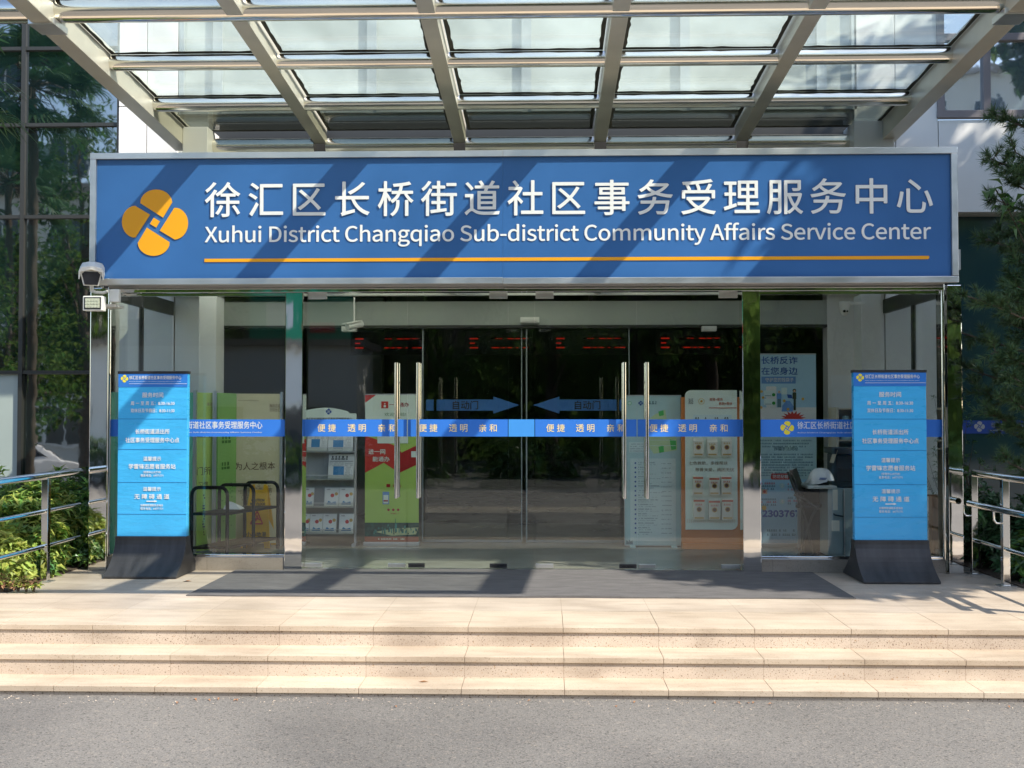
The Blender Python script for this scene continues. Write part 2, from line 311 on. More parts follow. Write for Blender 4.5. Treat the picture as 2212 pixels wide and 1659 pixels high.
def glyphs(s, bold=0, res=3, sp=1):
    k = (s, sp, res)
    if k not in TC:
        c = bpy.data.curves.new('lettering', 'FONT'); c.body = s; c.resolution_u = res; c.space_character = sp
        if SANS and s.isascii(): c.font = SANS
        o = bpy.data.objects.new('lettering', c); COL.objects.link(o); dg = bpy.context.evaluated_depsgraph_get(); dg.update()
        me = bpy.data.meshes.new_from_object(o.evaluated_get(dg))
        vs = [v.co.copy() for v in me.vertices]; fs = [tuple(p.vertices) for p in me.polygons]
        bpy.data.objects.remove(o); bpy.data.curves.remove(c); bpy.data.meshes.remove(me)
        xs = [v.x for v in vs]; ys = [v.y for v in vs]
        TC[k] = (vs, fs, min(xs), max(xs), min(ys), max(ys))
    return TC[k]
def text(mb, s, x, z, y, h=None, w=None, mi=0, al='c', bold=0, res=3, em=None, base=None, fit=False):
    """writing on a plane facing -Y; h = height of the inked box, or em = size of the letters"""
    sp = 1
    if fit:
        w1 = glyphs(s, 0, res, 1); w2 = glyphs(s, 0, res, 1.1); w1 = w1[3]-w1[2]; w2 = w2[3]-w2[2]; sp = 1+.1*(w/1.1/em-w1)/(w2-w1)
    vs, fs, a, b, c, d = glyphs(s, bold, res, sp)
    sz = em if em else (h/(d-c) if h else w/(b-a)); sx = w/(b-a) if w else sz
    ox = x-(a+b)/2*sx if al == 'c' else (x-a*sx if al == 'l' else x-b*sx); oz = base if base is not None else z-(c+d)/2*sz
    o = bold*sz*.7
    for k, (ax, az) in enumerate(((0, 0), (o, 0), (-o, 0), (0, o), (0, -o)) if bold else ((0, 0),)):
        mb.add([(ox+v.x*sx+ax, y-.0003*k, oz+v.y*sz+az) for v in vs], fs, mi)
def dashes(mb, x0, x1, z, y, h, mi, rng, fill=.8):
    """a row of marks too small to read"""
    x = x0
    while x < x1-h*.4:
        ww = h*rng.uniform(.6, 1.0)
        if rng.random() < fill:
            mb.box(x, min(x+ww, x1), y-.0006, y, z-h*.5, z-h*.16, mi); mb.box(x+ww*.2, min(x+ww*.75, x1), y-.0006, y, z-h*.02, z+h*.5, mi)
        x += ww+h*.22
def emblem(mb, cx, cz, y, R_, mi, t=.0):
    """four petals in a pinwheel round a small square"""
    a0 = R(-31); prof = [(-.44, .58), (.24, .148), (.508, .60)]+[(.03+.475*math.cos(math.pi*i/14), .59+.40*math.sin(math.pi*i/14)) for i in range(1, 14)]
    for k in range(4):
        a = k*math.pi/2
        P = [(cx+R_*(px*math.cos(a)-py*math.sin(a)), cz+R_*(px*math.sin(a)+py*math.cos(a))) for px, py in prof]
        if t: mb.prism(P, y-t, y, mi)
        else: mb.add([(px, y, pz) for px, pz in P], [tuple(range(len(P)))], mi)
    q = .108; P = [(cx+R_*(px*math.cos(a0)-py*math.sin(a0)), cz+R_*(px*math.sin(a0)+py*math.cos(a0))) for px, py in ((-q, -q), (q, -q), (q, q), (-q, q))]
    if t: mb.prism(P, y-t, y, mi)
    else: mb.add([(px, y, pz) for px, pz in P], [(0, 1, 2, 3)], mi)
ROAD = -.306
# ================================================================== GROUND
struct(MB().quad((-400, -400, ROAD), (400, -400, ROAD), (400, 400, ROAD), (-400, 400, ROAD)), 'road', 'asphalt', 'grey coarse asphalt road in front of the steps', 'road')
e1, e2, e3 = -2.565, -2.858, -3.125
mb = MB()
for (ye, yb, zt, zb) in ((e1, 3.0, 0, -.1245), (e2, e1+.03, -.1245, -.25), (e3, e2+.03, -.25, ROAD)):
    for s in range(-14, 13):                                  # every slab with its own soft arris
        x0 = JX+s*.597+.0006; x1 = x0+.5958
        if ye == e1:
            mb.box(x0, x1, ye, ye+.58, -.034, 0, 0)
        else: mb.box(x0, x1, ye, yb+.02, zt-.034, zt, 0)
pl = mb.build('entrance_steps', ['stone_step'], bevel=.003); tag(pl, 'sandy granite tread slabs with overhanging nosings on the three steps', 'steps', kind='structure')
mb = MB()
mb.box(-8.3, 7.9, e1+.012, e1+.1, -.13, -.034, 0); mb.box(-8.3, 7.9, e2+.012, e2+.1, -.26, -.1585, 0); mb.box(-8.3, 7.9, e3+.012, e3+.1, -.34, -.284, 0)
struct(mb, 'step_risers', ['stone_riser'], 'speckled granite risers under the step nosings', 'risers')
struct(MB().box(-8.3, 7.9, e1+.581, 2.2, -.034, 0), 'entrance_platform', ['stone_top'], 'pale granite slab paving between the steps and the glass front', 'paving')
mb = MB().box(-9.5, -4.03, -1.30, 1.85, -.02, .012).box(3.66, 9.5, -1.35, 1.85, -.02, .012)
struct(mb, 'soil', ['soil'], 'dark soil of the planting beds beside the entrance', 'soil')
struct(MB().box(-4.8, 5.2, .02, 9.5, .0, .006), 'floor', ['tile_floor'], 'pale polished tile floor inside the glass doors', 'floor')
rng = random.Random(4)
# door mat: heavy grey carpet with a curling front edge
mb = MB(); nx = 60
xl0, xl1 = -2.64, 2.235
for i in range(nx):
    for j in range(2):
        pass
def matz(x, y): return .009+(.012*max(0, math.sin(x*2.6+.8))*max(0, math.sin(x*1.1+2)) if y < -1.35 else 0)
ys = [-1.445, -1.40, -1.30, -.9, -.4, .0]; V = []; Fq = []
for j, y in enumerate(ys):
    for i in range(nx+1): x = xl0+(xl1-xl0)*i/nx; V.append((x, y+.004*math.sin(x*9), matz(x, y)))
for j in range(len(ys)-1):
    for i in range(nx): a = j*(nx+1)+i; Fq.append((a, a+1, a+nx+2, a+nx+1))
n0 = len(V); V += [(v[0], v[1], 0.001) for v in V[:nx+1]]
for i in range(nx): Fq.append((n0+i, n0+i+1, i+1, i))
mb.add(V, Fq); tag(mb.build('door_mat', 'mat_grey'), 'long dark grey door mat lying before the glass doors', 'door mat')
# ================================================================== BUILDING
YW = 1.9                                                      # face of the main wall
B = thing('service_building', 'white and glass service centre building with a projecting glass entrance', 'building', (0, YW, 0))
def cladding():
    zc = [2.6, 3.55, 4.55, 5.6, 6.7, 7.8]
    def panels(x0, x1, xs, y=YW, t=.05):
        mb = MB()
        ed = [x0]+xs+[x1]
        for i in range(len(ed)-1):
            for k in range(len(zc)-1): mb.box(ed[i]+.004, ed[i+1]-.004, y, y+t, zc[k]+.004, zc[k+1]-.004)
        mb.build('wall_cladding', 'white_clad', B, bevel=.004)
    xa = AX(250, YW); panels(xa, AX(385, YW, 120), [AX(318, YW, 120)])
    panels(AX(1850, YW), AX(2033, YW), [AX(1940, YW)])
cladding()
xL, xR = AX(250, YW), AX(2033, YW)
MB().box(xL, -3.87, YW+.02, YW+.08, 0, 2.596).build('lower_cladding', 'white_clad', B); MB().box(3.47, AX(2052, YW), YW+.02, YW+.08, 0, 2.596).build('lower_cladding', 'white_clad', B)
MB().box(xR, 9, YW+.061, YW+.25, 3.39, 3.45).build('wing_soffit', 'wall_grey', B)
mb = MB().box(xL, xR, YW+.06, YW+.2, 2.6, 8.5)
mb.build('wall_core', 'wall_grey', B)
mb = MB(); zs_ = AZ(463, YW)
mb.box(xR+.004, 9, YW, YW+.06, zs_, AZ(266, YW)); mb.build('wing_wall', 'white_clad', B, bevel=.004); mb = MB().box(xR+.004, 9, YW, YW+.06, AZ(-120, YW), 8.6)
mb.build('wing_wall', 'white_clad', B, bevel=.004)
# the fascia with shade put into its dark colour, and the white stubs that carry the canopy
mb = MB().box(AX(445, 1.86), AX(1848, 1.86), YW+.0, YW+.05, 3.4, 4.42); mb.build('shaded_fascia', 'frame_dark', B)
mb = MB().box(AX(390, 1.5), AX(444, 1.5), 1.5, YW+.05, 2.75, AZ(268, 1.5)); mb.build('canopy_bracket_pier', 'white_clad', B, bevel=.006); mb = MB().box(AX(1850, 1.5), AX(1937, 1.5), 1.5, YW+.05, 2.75, AZ(266, 1.5)); mb.build('canopy_bracket_pier', 'white_clad', B, bevel=.006)
# upper windows with drapes behind the canopy
xa, xb = AX(387, YW, 120), AX(1775, YW, 120)
ed = [AX(p, YW, 120) for p in (387, 470, 803, 1137, 1480, 1775, 1850)]
zb, zt = 4.46, 8.4
for i in range(6):
    fr = MB(); x0, x1 = ed[i], ed[i+1]
    fr.box(x0, x0+.05, YW+.0, YW+.05, zb, zt).box(x1-.05, x1, YW+.0, YW+.05, zb, zt).box(x0+.05, x1-.05, YW-.02, YW+.06, zb, zb+.07).box(x0+.05, x1-.05, YW+.001, YW+.049, 6.1, 6.16)
    f = fr.build('upper_window', 'window_grey', B)
    MB().quad((x0+.05, YW+.03, zb+.07), (x1-.05, YW+.03, zb+.07), (x1-.05, YW+.03, zt), (x0+.05, YW+.03, zt)).build('pane', 'door_glass', f)
    c = MB(); nn = 40; V = []
    for k in range(nn+1):
        x = x0+.05+(x1-x0-.1)*k/nn; y = YW+.085+.014*math.sin(k*1.9+i)+.006*math.sin(k*4.3); V += [(x, y, zb+.07), (x, y, zt)]
    c.add(V, [(2*k, 2*k+2, 2*k+3, 2*k+1) for k in range(nn)]).build('drape', 'drapes', f, smooth=True)
# right wing window
xw0, xw1, xw2 = xR+.004, AX(2130, YW, 150), AX(2330, YW, 150)
z0, z1, z2 = AZ(262, YW), AZ(90, YW), AZ(-120, YW)
fr = MB(); t = .075
for x in (xw0+.02, xw1, xw2): fr.box(x-t*.5, x+t*.5, YW-.025, YW+.06, z0+t, z2)
fr.box(xw0-.02, xw2, YW-.027, YW+.06, z0, z0+t).box(xw0-.02, xw2, YW-.022, YW+.05, z1-t*.5, z1+t*.5)
f = fr.build('wing_window', 'frame_mauve', B, bevel=.004)
for (x0, x1, za, zc_) in ((xw0+.05, xw1-.03, z0+t, z1-.03), (xw1+.03, xw2-.03, z0+t, z1-.03), (xw0+.05, xw1-.03, z1+.03, z2), (xw1+.03, xw2-.03, z1+.03, z2)):
    MB().box(x0, x1, YW+.02, YW+.03, za, zc_).build('window_pane', 'sky_window', f)
# teal glass wall on the right with its blue film strip
YT = YW+.25
MB().box(AX(2050, YT), 9, YT, YT+.02, 0, 3.39).build('teal_glass_wall', 'teal_glass', B)
mb = MB(); za, zc_ = AZ(936, YT), AZ(908, YT); mb.box(AX(2075, YT), 9, YT-.004, YT-.001, za, zc_, 0)
emblem(mb, AX(2115, YT), (za+zc_)/2+.005, YT-.006, .055, 1)
text(mb, '徐汇区长桥街道社区事务受理服务中心', AX(2140, YT), (za+zc_)/2+.02, YT-.006, em=.055, mi=1, al='l'); mb.box(AX(2138, YT), AX(2260, YT), YT-.007, YT-.005, za+.03, za+.036, 1)
mb.build('film_band', ['band_dark', 'paper_grey'], B)
# left curtain wall
YC = YW+.06
cx_ = [-9.0, -6.6, AX(45, YC), xL-.02]
cz_ = [0.0, AZ(803, YC), AZ(463, YC), AZ(262, YC), AZ(95, YC), 6.4, 8.4]
fr = MB()
for x in cx_[:-1]: fr.box(x-.022, x+.022, YC-.03, YC+.05, 0, 8.4)
for z in cz_[1:-1]: fr.box(-9, cx_[-1], YC-.022, YC+.045, z-.018, z+.018)
fr.box(cx_[-1], cx_[-1]+.02, YC-.05, YC+.05, 0, 8.4)
f = fr.build('curtain_wall_frame', 'mullion', B)
tilt = {(2, 0): .013, (2, 1): .0, (2, 2): .001, (2, 3): -.001}
for i in range(3):
    for k in range(6):
        dy = tilt.get((i, k), random.Random(i*7+k).uniform(-.001, .001))*(cz_[k+1]-cz_[k])
        x0, x1 = cx_[i]+.02, cx_[i+1]-.02; za, zc_ = cz_[k]+.016, cz_[k+1]-.016
        m = 'pale_pane' if (i == 1 and k == 0) else 'curtain_glass'
        MB().add([(x0, YC+.01, za), (x1, YC+.01, za), (x1, YC+.01+dy, zc_), (x0, YC+.01+dy, zc_), (x0, YC+.035, za), (x1, YC+.035, za), (x1, YC+.035+dy, zc_), (x0, YC+.035+dy, zc_)],
                 [(0, 1, 2, 3), (7, 6, 5, 4), (0, 4, 5, 1), (1, 5, 6, 2), (2, 6, 7, 3), (3, 7, 4, 0)]).build('curtain_wall_pane', m, f)
# ---- glass entrance
Y0 = 0.0; YS = -.08
XP = [AX(p, YS, 900) for p in (197, 236, 617, 655, 1603, 1642, 2038, 2075)]
zH0, zH1 = AZ(631, YS), AZ(608, YS)                           # header
mb = MB().box(XP[0], XP[7], -.12, -.02, 2.55, 2.72).box(XP[0], XP[7], 1.80, 1.88, 2.55, 2.72).box(XP[0], XP[0]+.1, -.02, 1.80, 2.55, 2.72).box(XP[7]-.1, XP[7], -.02, 1.80, 2.55, 2.72)
for k in range(1, 5): xk = XP[0]+(XP[7]-XP[0])*k/5; mb.box(xk-.03, xk+.03, -.02, 1.80, 2.56, 2.71)
mb.build('entrance_roof_frame', 'white_paint', B)
MB().box(XP[0]+.1, XP[7]-.1, -.02, 1.80, 2.62, 2.63).build('added_skylight', 'frosted', B)  # unseen translucent roof panel, added to bring more light into the entrance
mb = MB().box(XP[1], XP[6], -.13, -.03, zH0, 2.549); mb.build('header_beam', 'mirror_clad', B, bevel=.003)
for (x0, x1, y0, y1) in ((XP[0], XP[1], -.12, .14), (XP[2], XP[3], -.11, .05), (XP[4], XP[5], -.11, .05), (XP[6]+.02, XP[7], -.13, .14)):
    mb = MB(); nz = 14; zt = 2.42
    mb.box(x0, x1, y0, y1, .002, zt).build('mirror_column', 'mirror_clad', B, bevel=.006)
RI = dict(L=(XP[1], XP[2]), R=(XP[5], XP[6]))
zg0 = AZ(1199, YS)
def band(name, x0, x1, y, par, za, zc_, fn=None, mats=('band_blue', 'band_text')):
    mb = MB().box(x0, x1, y-.003, y-.0005, za, zc_, 0)
    if fn: fn(mb)
    return mb.build(name, list(mats), par)
zB0, zB1 = AZ(943, 0), AZ(906, 0)
ZH, EN = '徐汇区长桥街道社区事务受理服务中心', 'Xuhui District Changqiao Sub-district Community Affairs Service Center'
for side in 'LR':
    x0, x1 = RI[side]
    fr = MB().box(x0, x1, YS-.02, YS+.04, .002, zg0-.02, 1)
    fr.box(x0, x1, YS-.025, YS+.045, zg0-.02, zg0, 0)
    f = fr.build('side_light', ['chrome', 'plinth_stone'], B, bevel=.003)
    MB().box(x0, x1, YS-.01, YS+.03, zH0-.025, zH0-.001).build('head_rail', 'chrome', f)
    MB().box(x0+.012, x1-.012, YS, YS+.012, zg0, zH0-.025).build('side_glass', 'door_glass', f)
    po = MB(); xx = x0+.01 if side == 'L' else x1-.01
    po.cyl((xx, YS-.03, zg0-.02), (xx, YS-.03, zH0), .016).build('corner_post', 'chrome', f, smooth=True)
    def fn(mb):
        hz = (zB0+zB1)/2; xt0 = AX(1722, YS) if side == 'R' else AX(567, YS)-.93
        text(mb, ZH, xt0, 0, YS-.0035, em=.067, w=.93, mi=1, al='l', base=hz-.0, bold=.008)
        text(mb, EN, xt0, 0, YS-.0035, em=.037, w=.93, mi=1, al='l', base=hz-.042, bold=.004)
        emblem(mb, xt0-.085, hz+.003, YS-.0036, .058, 2)
    band('film_band', x0+.002, x1-.002, YS, f, zB0, zB1, fn, ('band_blue', 'sign_white', 'logo_yellow'))
    # return side of glass back to the wall
    xs = XP[0]+.03 if side == 'L' else XP[7]-.03
    fr = MB().box(xs-.02, xs+.02, .14, YW, .002, zg0, 1).box(xs-.02, xs+.02, .14, YW, 2.36, 2.5, 0).box(xs-.018, xs+.018, 1.0, 1.04, zg0, 2.36, 0)
    f2 = fr.build('return_frame', ['frame_dark', 'plinth_stone'], B)
    MB().box(xs-.006, xs+.006, .14, YW-.01, zg0, 2.36).build('return_glass', 'door_glass', f2)
# doors
dx = [AX(p, Y0) for p in (657, 880, 1098, 1155, 1376, 1601)]
zd0, zd1 = .012, AZ(632, Y0)
mb = MB().box(dx[0]-.012, dx[0]-.001, -.07, .03, .002, zH0); mb.build('door_jamb', 'frame_dark', B); mb = MB().box(dx[5]+.001, dx[5]+.014, -.07, .03, .002, zH0); mb.build('door_jamb', 'frame_dark', B)
MB().box(dx[0], dx[5], -.02, .04, .001, .0095).build('door_sill', 'brushed', B)
hz = AZ(783, -.06), AZ(1077, -.06)
def patch(x0, x1, z0, z1, par, m='brushed', cylm=False):
    mb = MB().box(x0, x1, -.012, .024, z0, z1, 0)
    if cylm:
        mb.box(x0+.02, x0+.055, -.0135, -.012, z0+.012, z1-.012, 1); mb.box(x1-.06, x1-.02, -.0135, -.012, z0+.014, z1-.01, 1); mb.cyl(((x0+x1)/2, -.016, (z0+z1)/2), ((x0+x1)/2, -.012, (z0+z1)/2), .01, mi=1)
    return mb.build('patch_fitting', [m, 'black_metal'], par, bevel=.002)
zt0, zt1 = AZ(645, 0), AZ(633, 0); zq0, zq1 = .02, AZ(1218, 0)
def leaf(i, hx, tops, bots, words):
    x0, x1 = dx[i]+.004, dx[i+1]-.004
    g = MB().box(x0, x1, 0, .012, zd0, zd1).build('glass_door', 'door_glass', B)
    if hx:
        X = AX(hx, -.06); mb = MB()
        for y in (-.062, .074): mb.cyl((X, y, hz[1]), (X, y, hz[0]), .0165)
        for z in (hz[0]-.16, hz[1]+.16): mb.cyl((X, -.062, z), (X, .074, z), .009, n=10)
        mb.build('handle', 'chrome', g, smooth=True)
    for a, b_ in tops: patch(AX(a, 0), AX(b_, 0), zt0, zt1, g)
    for a, b_, k in bots: patch(AX(a, 0), AX(b_, 0), zq0, zq1, g, 'black_plastic' if k else 'brushed', k)
    def fn(mb):
        for wd, c in words: text(mb, wd, AX(c, 0), (zB0+zB1)/2, -.0036, h=.066, mi=1, bold=.012)
    band('film_band', x0, x1, 0, g, zB0, zB1, fn)
    return g
leaf(0, 856, [(665, 705)], [(660, 697, 0), (839, 877, 0)], [('便 捷', 706), ('透 明', 771), ('亲 和', 836)])
leaf(1, 903, [(1057, 1096)], [(883, 918, 1), (1058, 1095, 1)], [('便 捷', 925), ('透 明', 990), ('亲 和', 1054)])
leaf(3, 1349, [(1157, 1196)], [(1157, 1195, 0), (1337, 1374, 1)], [('便 捷', 1200), ('透 明', 1264), ('亲 和', 1330)])
leaf(4, 1398, [(1554, 1594)], [(1379, 1415, 0), (1557, 1597, 0)], [('便 捷', 1423), ('透 明', 1485), ('亲 和', 1552)])
g = MB().box(dx[2]+.002, dx[3]-.002, 0, .012, zd0, zd1).build('middle_light', 'door_glass', B)
band('film_band', dx[2]+.002, dx[3]-.002, 0, g, zB0, zB1, None, ('band_light',))
# ---- inside
mb = mb = MB().box(-3.86, AX(470, YW), YW+.03, YW+.22, 0, 2.62, 0); mb.build('inner_wall', 'white_paint', B); mb = MB().box(AX(1790, YW), 3.46, YW+.03, YW+.22, 0, 2.62, 0); mb.build('inner_wall', 'white_paint', B)
zl = AZ(703, 2.0)
MB().box(AX(470, YW), AX(1790, YW), YW+.04, YW+.14, zl, 2.5).build('inner_lintel', 'lintel', B)
MB().box(AX(470, YW), AX(1790, YW), YW+.03, YW+.15, zl-.03, zl-.001).build('inner_lintel_trim', 'frame_dark', B)
for a, b_ in ((428, 466), (1862, 1905)):
    MB().box(AX(a, 1.35), AX(b_, 1.35), 1.35, 1.62, .006, 2.5).build('inner_pillar', 'white_paint', B, bevel=.006)
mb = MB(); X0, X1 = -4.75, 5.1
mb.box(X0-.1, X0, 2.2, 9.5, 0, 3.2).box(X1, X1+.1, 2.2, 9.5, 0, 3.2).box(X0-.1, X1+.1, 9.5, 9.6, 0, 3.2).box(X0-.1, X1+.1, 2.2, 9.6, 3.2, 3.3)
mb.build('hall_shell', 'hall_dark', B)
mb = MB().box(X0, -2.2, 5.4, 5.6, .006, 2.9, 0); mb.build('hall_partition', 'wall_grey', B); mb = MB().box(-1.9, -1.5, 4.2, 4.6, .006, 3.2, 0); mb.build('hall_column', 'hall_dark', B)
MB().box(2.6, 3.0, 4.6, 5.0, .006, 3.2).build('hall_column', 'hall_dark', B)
# automatic inner doors with the arrow stickers
for (a, b_, s_) in ((912, 1128, 1), (1136, 1360, -1)):
    x0, x1 = AX(a, 2.0), AX(b_, 2.0)
    fr = MB().box(x0, x0+.014, 1.985, 2.015, .01, zl-.03).box(x1-.01, x1, 1.985, 2.015, .01, zl-.03).box(x0+.014, x1-.01, 1.985, 2.015, .01, .035)
    f = fr.build('sliding_door', 'window_grey', B)
    MB().box(x0+.014, x1-.01, 1.996, 2.004, .035, zl-.03).build('sliding_glass', 'door_glass', f)
    mb = MB(); zc_ = AZ(875, 1.99); h = .072
    tip = AX(1122 if s_ > 0 else 1152, 1.99); q = lambda d: tip-s_*d
    P = [(q(0), zc_), (q(.27), zc_+h*1.5*.82), (q(.27), zc_+h*.8), (q(.86), zc_+h*.8), (q(.86), zc_-h*.8), (q(.27), zc_-h*.8), (q(.27), zc_-h*1.5*.82)]
    if s_ > 0: P = P
    else: P = list(reversed(P))
    mb.prism(P if s_ < 0 else P, 1.990, 1.994, 0)
    for k, (d0, d1) in enumerate(((.89, .97), (1.0, 1.06), (1.09, 1.14), (1.17, 1.20))): mb.box(q(d0), q(d1), 1.990, 1.994, zc_-h*.8, zc_+h*.8, 0)
    text(mb, '自动门', q(.56), zc_, 1.9885, h=.088, mi=1, bold=.02)
    mb.build('arrow_sticker', ['arrow_blue', 'ink'], f, solid=True)
# red information displays over the counters
for (pxs) in ((770, 830, 890), (1018, 1060, 1120), (1205, 1260, 1330), (1432, 1470, 1535)):
    Yd = 4.0; x0, x1 = AX(pxs[0]-14, Yd), AX(pxs[2]+30, Yd); zc_ = AZ(741, Yd)
    d = thing('led_display', {770: 'dark information board with red light lines above the newspaper rack', 1018: 'dark information board with red light lines left of the middle glass strip', 1205: 'dark information board with red light lines right of the middle glass strip', 1432: 'dark information board with red light lines above the pale map board'}[pxs[0]], 'display board', ((x0+x1)/2, Yd, zc_), 'red-lit displays hanging in the dark hall')
    MB().box(x0, x1, Yd+.012, Yd+.08, zc_-.14, zc_+.14).box((x0+x1)/2-.02, (x0+x1)/2+.02, Yd+.03, Yd+.06, zc_+.14, 3.2).build('casing', 'black_plastic', d)
    for k, z in enumerate((.055, 0, -.055)):
        xa = x0+.06; MB().box(xa, xa+(.10 if k != 1 else .06), Yd+.004, Yd+.011, zc_+z-.008, zc_+z+.008).build('light_digit', 'led_red', d)
        if k != 1: MB().box(AX(pxs[1], Yd), x1-.05, Yd+.004, Yd+.011, zc_+z-.006, zc_+z+.006).build('light_row', 'led_dots', d)
# small fittings on the lintel
for a, b_, y0_, y1_, nm, lb in ((737, 768, 704, 715, 'emergency_lamp', 'pale emergency lamp box under the left part of the inner lintel'), (1518, 1549, 705, 716, 'emergency_lamp', 'pale emergency lamp box under the right part of the inner lintel'), (1124, 1165, 685, 697, 'motion_sensor', 'flat pale sensor box in the middle of the inner lintel')):
    o = MB().box(AX(a, 1.85), AX(b_, 1.85), 1.84, YW+.045, AZ(y1_, 1.85), AZ(y0_, 1.85)).box(AX(a, 1.85)+.02, AX(b_, 1.85)-.02, 1.832, 1.84, AZ(y1_, 1.85)+.014, AZ(y0_, 1.85)-.014).build(nm, 'cam_white', bevel=.004)
    tag(o, lb, 'emergency lamp' if nm[0] == 'e' else 'sensor')
# ================================================================== SIGN BOARD
YG = -.32
sx0, sz1 = at(195, 331, YG); sx1, sz0 = at(2071, 609, YG)
SG = thing('sign_board', 'long blue entrance sign with white characters and a yellow petal emblem', 'sign', ((sx0+sx1)/2, YG, sz0))
mb = MB().box(sx0+.02, sx1-.02, YG+.035, YG+.2, sz0+.01, sz1-.01); mb.build('sign_casing', 'sign_back', SG)
xm = AX(1086, YG)
MB().box(sx0+.04, xm-.0006, YG+.02, YG+.034, sz0+.04, sz1-.04).box(xm+.0006, sx1-.04, YG+.02, YG+.034, sz0+.04, sz1-.04).build('sign_panel', 'sign_blue', SG)
ft = .052
mb = MB()
for (x0, x1, za, zc_) in ((sx0, xm-.001, sz1-ft, sz1), (xm+.001, sx1, sz1-ft, sz1+.003), (sx0, xm-.001, sz0, sz0+ft), (xm+.001, sx1, sz0-.004, sz0+ft-.004)): mb.box(x0, x1, YG-.006, YG+.045, za, zc_)
mb.box(sx0+.001, sx0+ft, YG-.0045, YG+.045, sz0+ft, sz1-ft).box(sx1-ft, sx1-.001, YG-.0045, YG+.045, sz0+ft, sz1-ft)
mb.build('sign_frame', 'brushed', SG, bevel=.003)
YL = YG+.0185
mb = MB(); emblem(mb, AX(330, YG), AZ(476, YG), YL, (AX(403, YG)-AX(258, YG))/2, 0, t=.006); mb.build('emblem', 'sign_gold', SG)
mb = MB(); px0, px1 = 442, 2018
for i, ch in enumerate(ZH):
    cx_px = 480+i*(1977-480)/16
    x, z = at(cx_px, 427-(cx_px-480)/1497*4, YG); vs, fs, a, b_, c, d = glyphs(ch, .012, 6)
    sz = .315; o = len(mb.v)
    oz = AZ(427, YG)-.375*sz
    text(mb, ch, x, 0, YL-.007, em=sz, mi=0, bold=.012, res=6, base=oz)
    text(mb, ch, x, 0, YL-.003, em=sz*1.001, mi=0, bold=.012, res=6, base=oz)
mb.build('chinese_lettering', 'sign_white', SG)
mb = MB(); cap = glyphs('X', 0, 6); text(mb, EN, AX(439, YG), 0, YL-.003, em=.127/(cap[5]-cap[4]), w=AX(2016, YG)-AX(439, YG), mi=0, al='l', bold=.006, fit=True, res=6, base=AZ(519, YG)); mb.build('english_lettering', 'sign_white', SG)
xa, xb = AX(438, YG), AX(2012, YG); zc_ = AZ(559, YG)
mb = MB(); mb.prism([(xa, zc_-.014), (xb-.01, zc_-.014), (xb, zc_-.004), (xb, zc_+.01), (xb-.006, zc_+.014), (xa, zc_+.014)], YL-.004, YL); mb.build('underline_bar', 'sign_gold', SG)
# ================================================================== CANOPY
def zc(Y): return 4.10+.06*(1.74-Y)                            # underside of the beams
CN = thing('glass_canopy', 'sloping glass canopy on steel beams and tubes above the sign', 'canopy', (0, 1.74, 4.1))
bx = [-3.73, -2.302, -.874, .554, 1.982, 3.41]; ty = [1.74, .69, -.36, -1.40, -2.46, -3.51]
for i, x in enumerate(bx):
    hh = .25 if i in (0, 5) else .19; ww = .075 if i in (0, 5) else .0625
    za = lambda Y: zc(Y)-(hh-.19)
    mb = MB().add([(x-ww, -3.5, za(-3.5)), (x+ww, -3.5, za(-3.5)), (x+ww, 1.74, za(1.74)), (x-ww, 1.74, za(1.74)), (x-ww, -3.5, zc(-3.5)+.19), (x+ww, -3.5, zc(-3.5)+.19), (x+ww, 1.74, zc(1.74)+.19), (x-ww, 1.74, zc(1.74)+.19)],
                  [(0, 3, 2, 1), (4, 5, 6, 7), (0, 1, 5, 4), (1, 2, 6, 5), (2, 3, 7, 6), (3, 0, 4, 7)])
    mb.build('beam', 'beam_paint', CN, bevel=.004)
for k, y in enumerate(ty):
    if k in (3,): MB().cyl((-4.7, y, zc(y)+.07), (4.45, y, zc(y)+.07), .088, n=28).build('main_tube', 'tube_steel', CN, smooth=True); continue
    if k == 5: MB().cyl((-3.8, y, zc(y)+.1), (3.5, y, zc(y)+.1), .075, n=20).build('front_tube', 'tube_steel', CN, smooth=True); continue
    for i in range(5):
        r_ = .066 if k else .085
        zz = zc(y)+.065 if k else zc(y)-.02
        MB().cyl((bx[i]+.06, y, zz), (bx[i+1]-.06, y, zz), r_, n=24).build('cross_tube', 'tube_steel', CN, smooth=True)
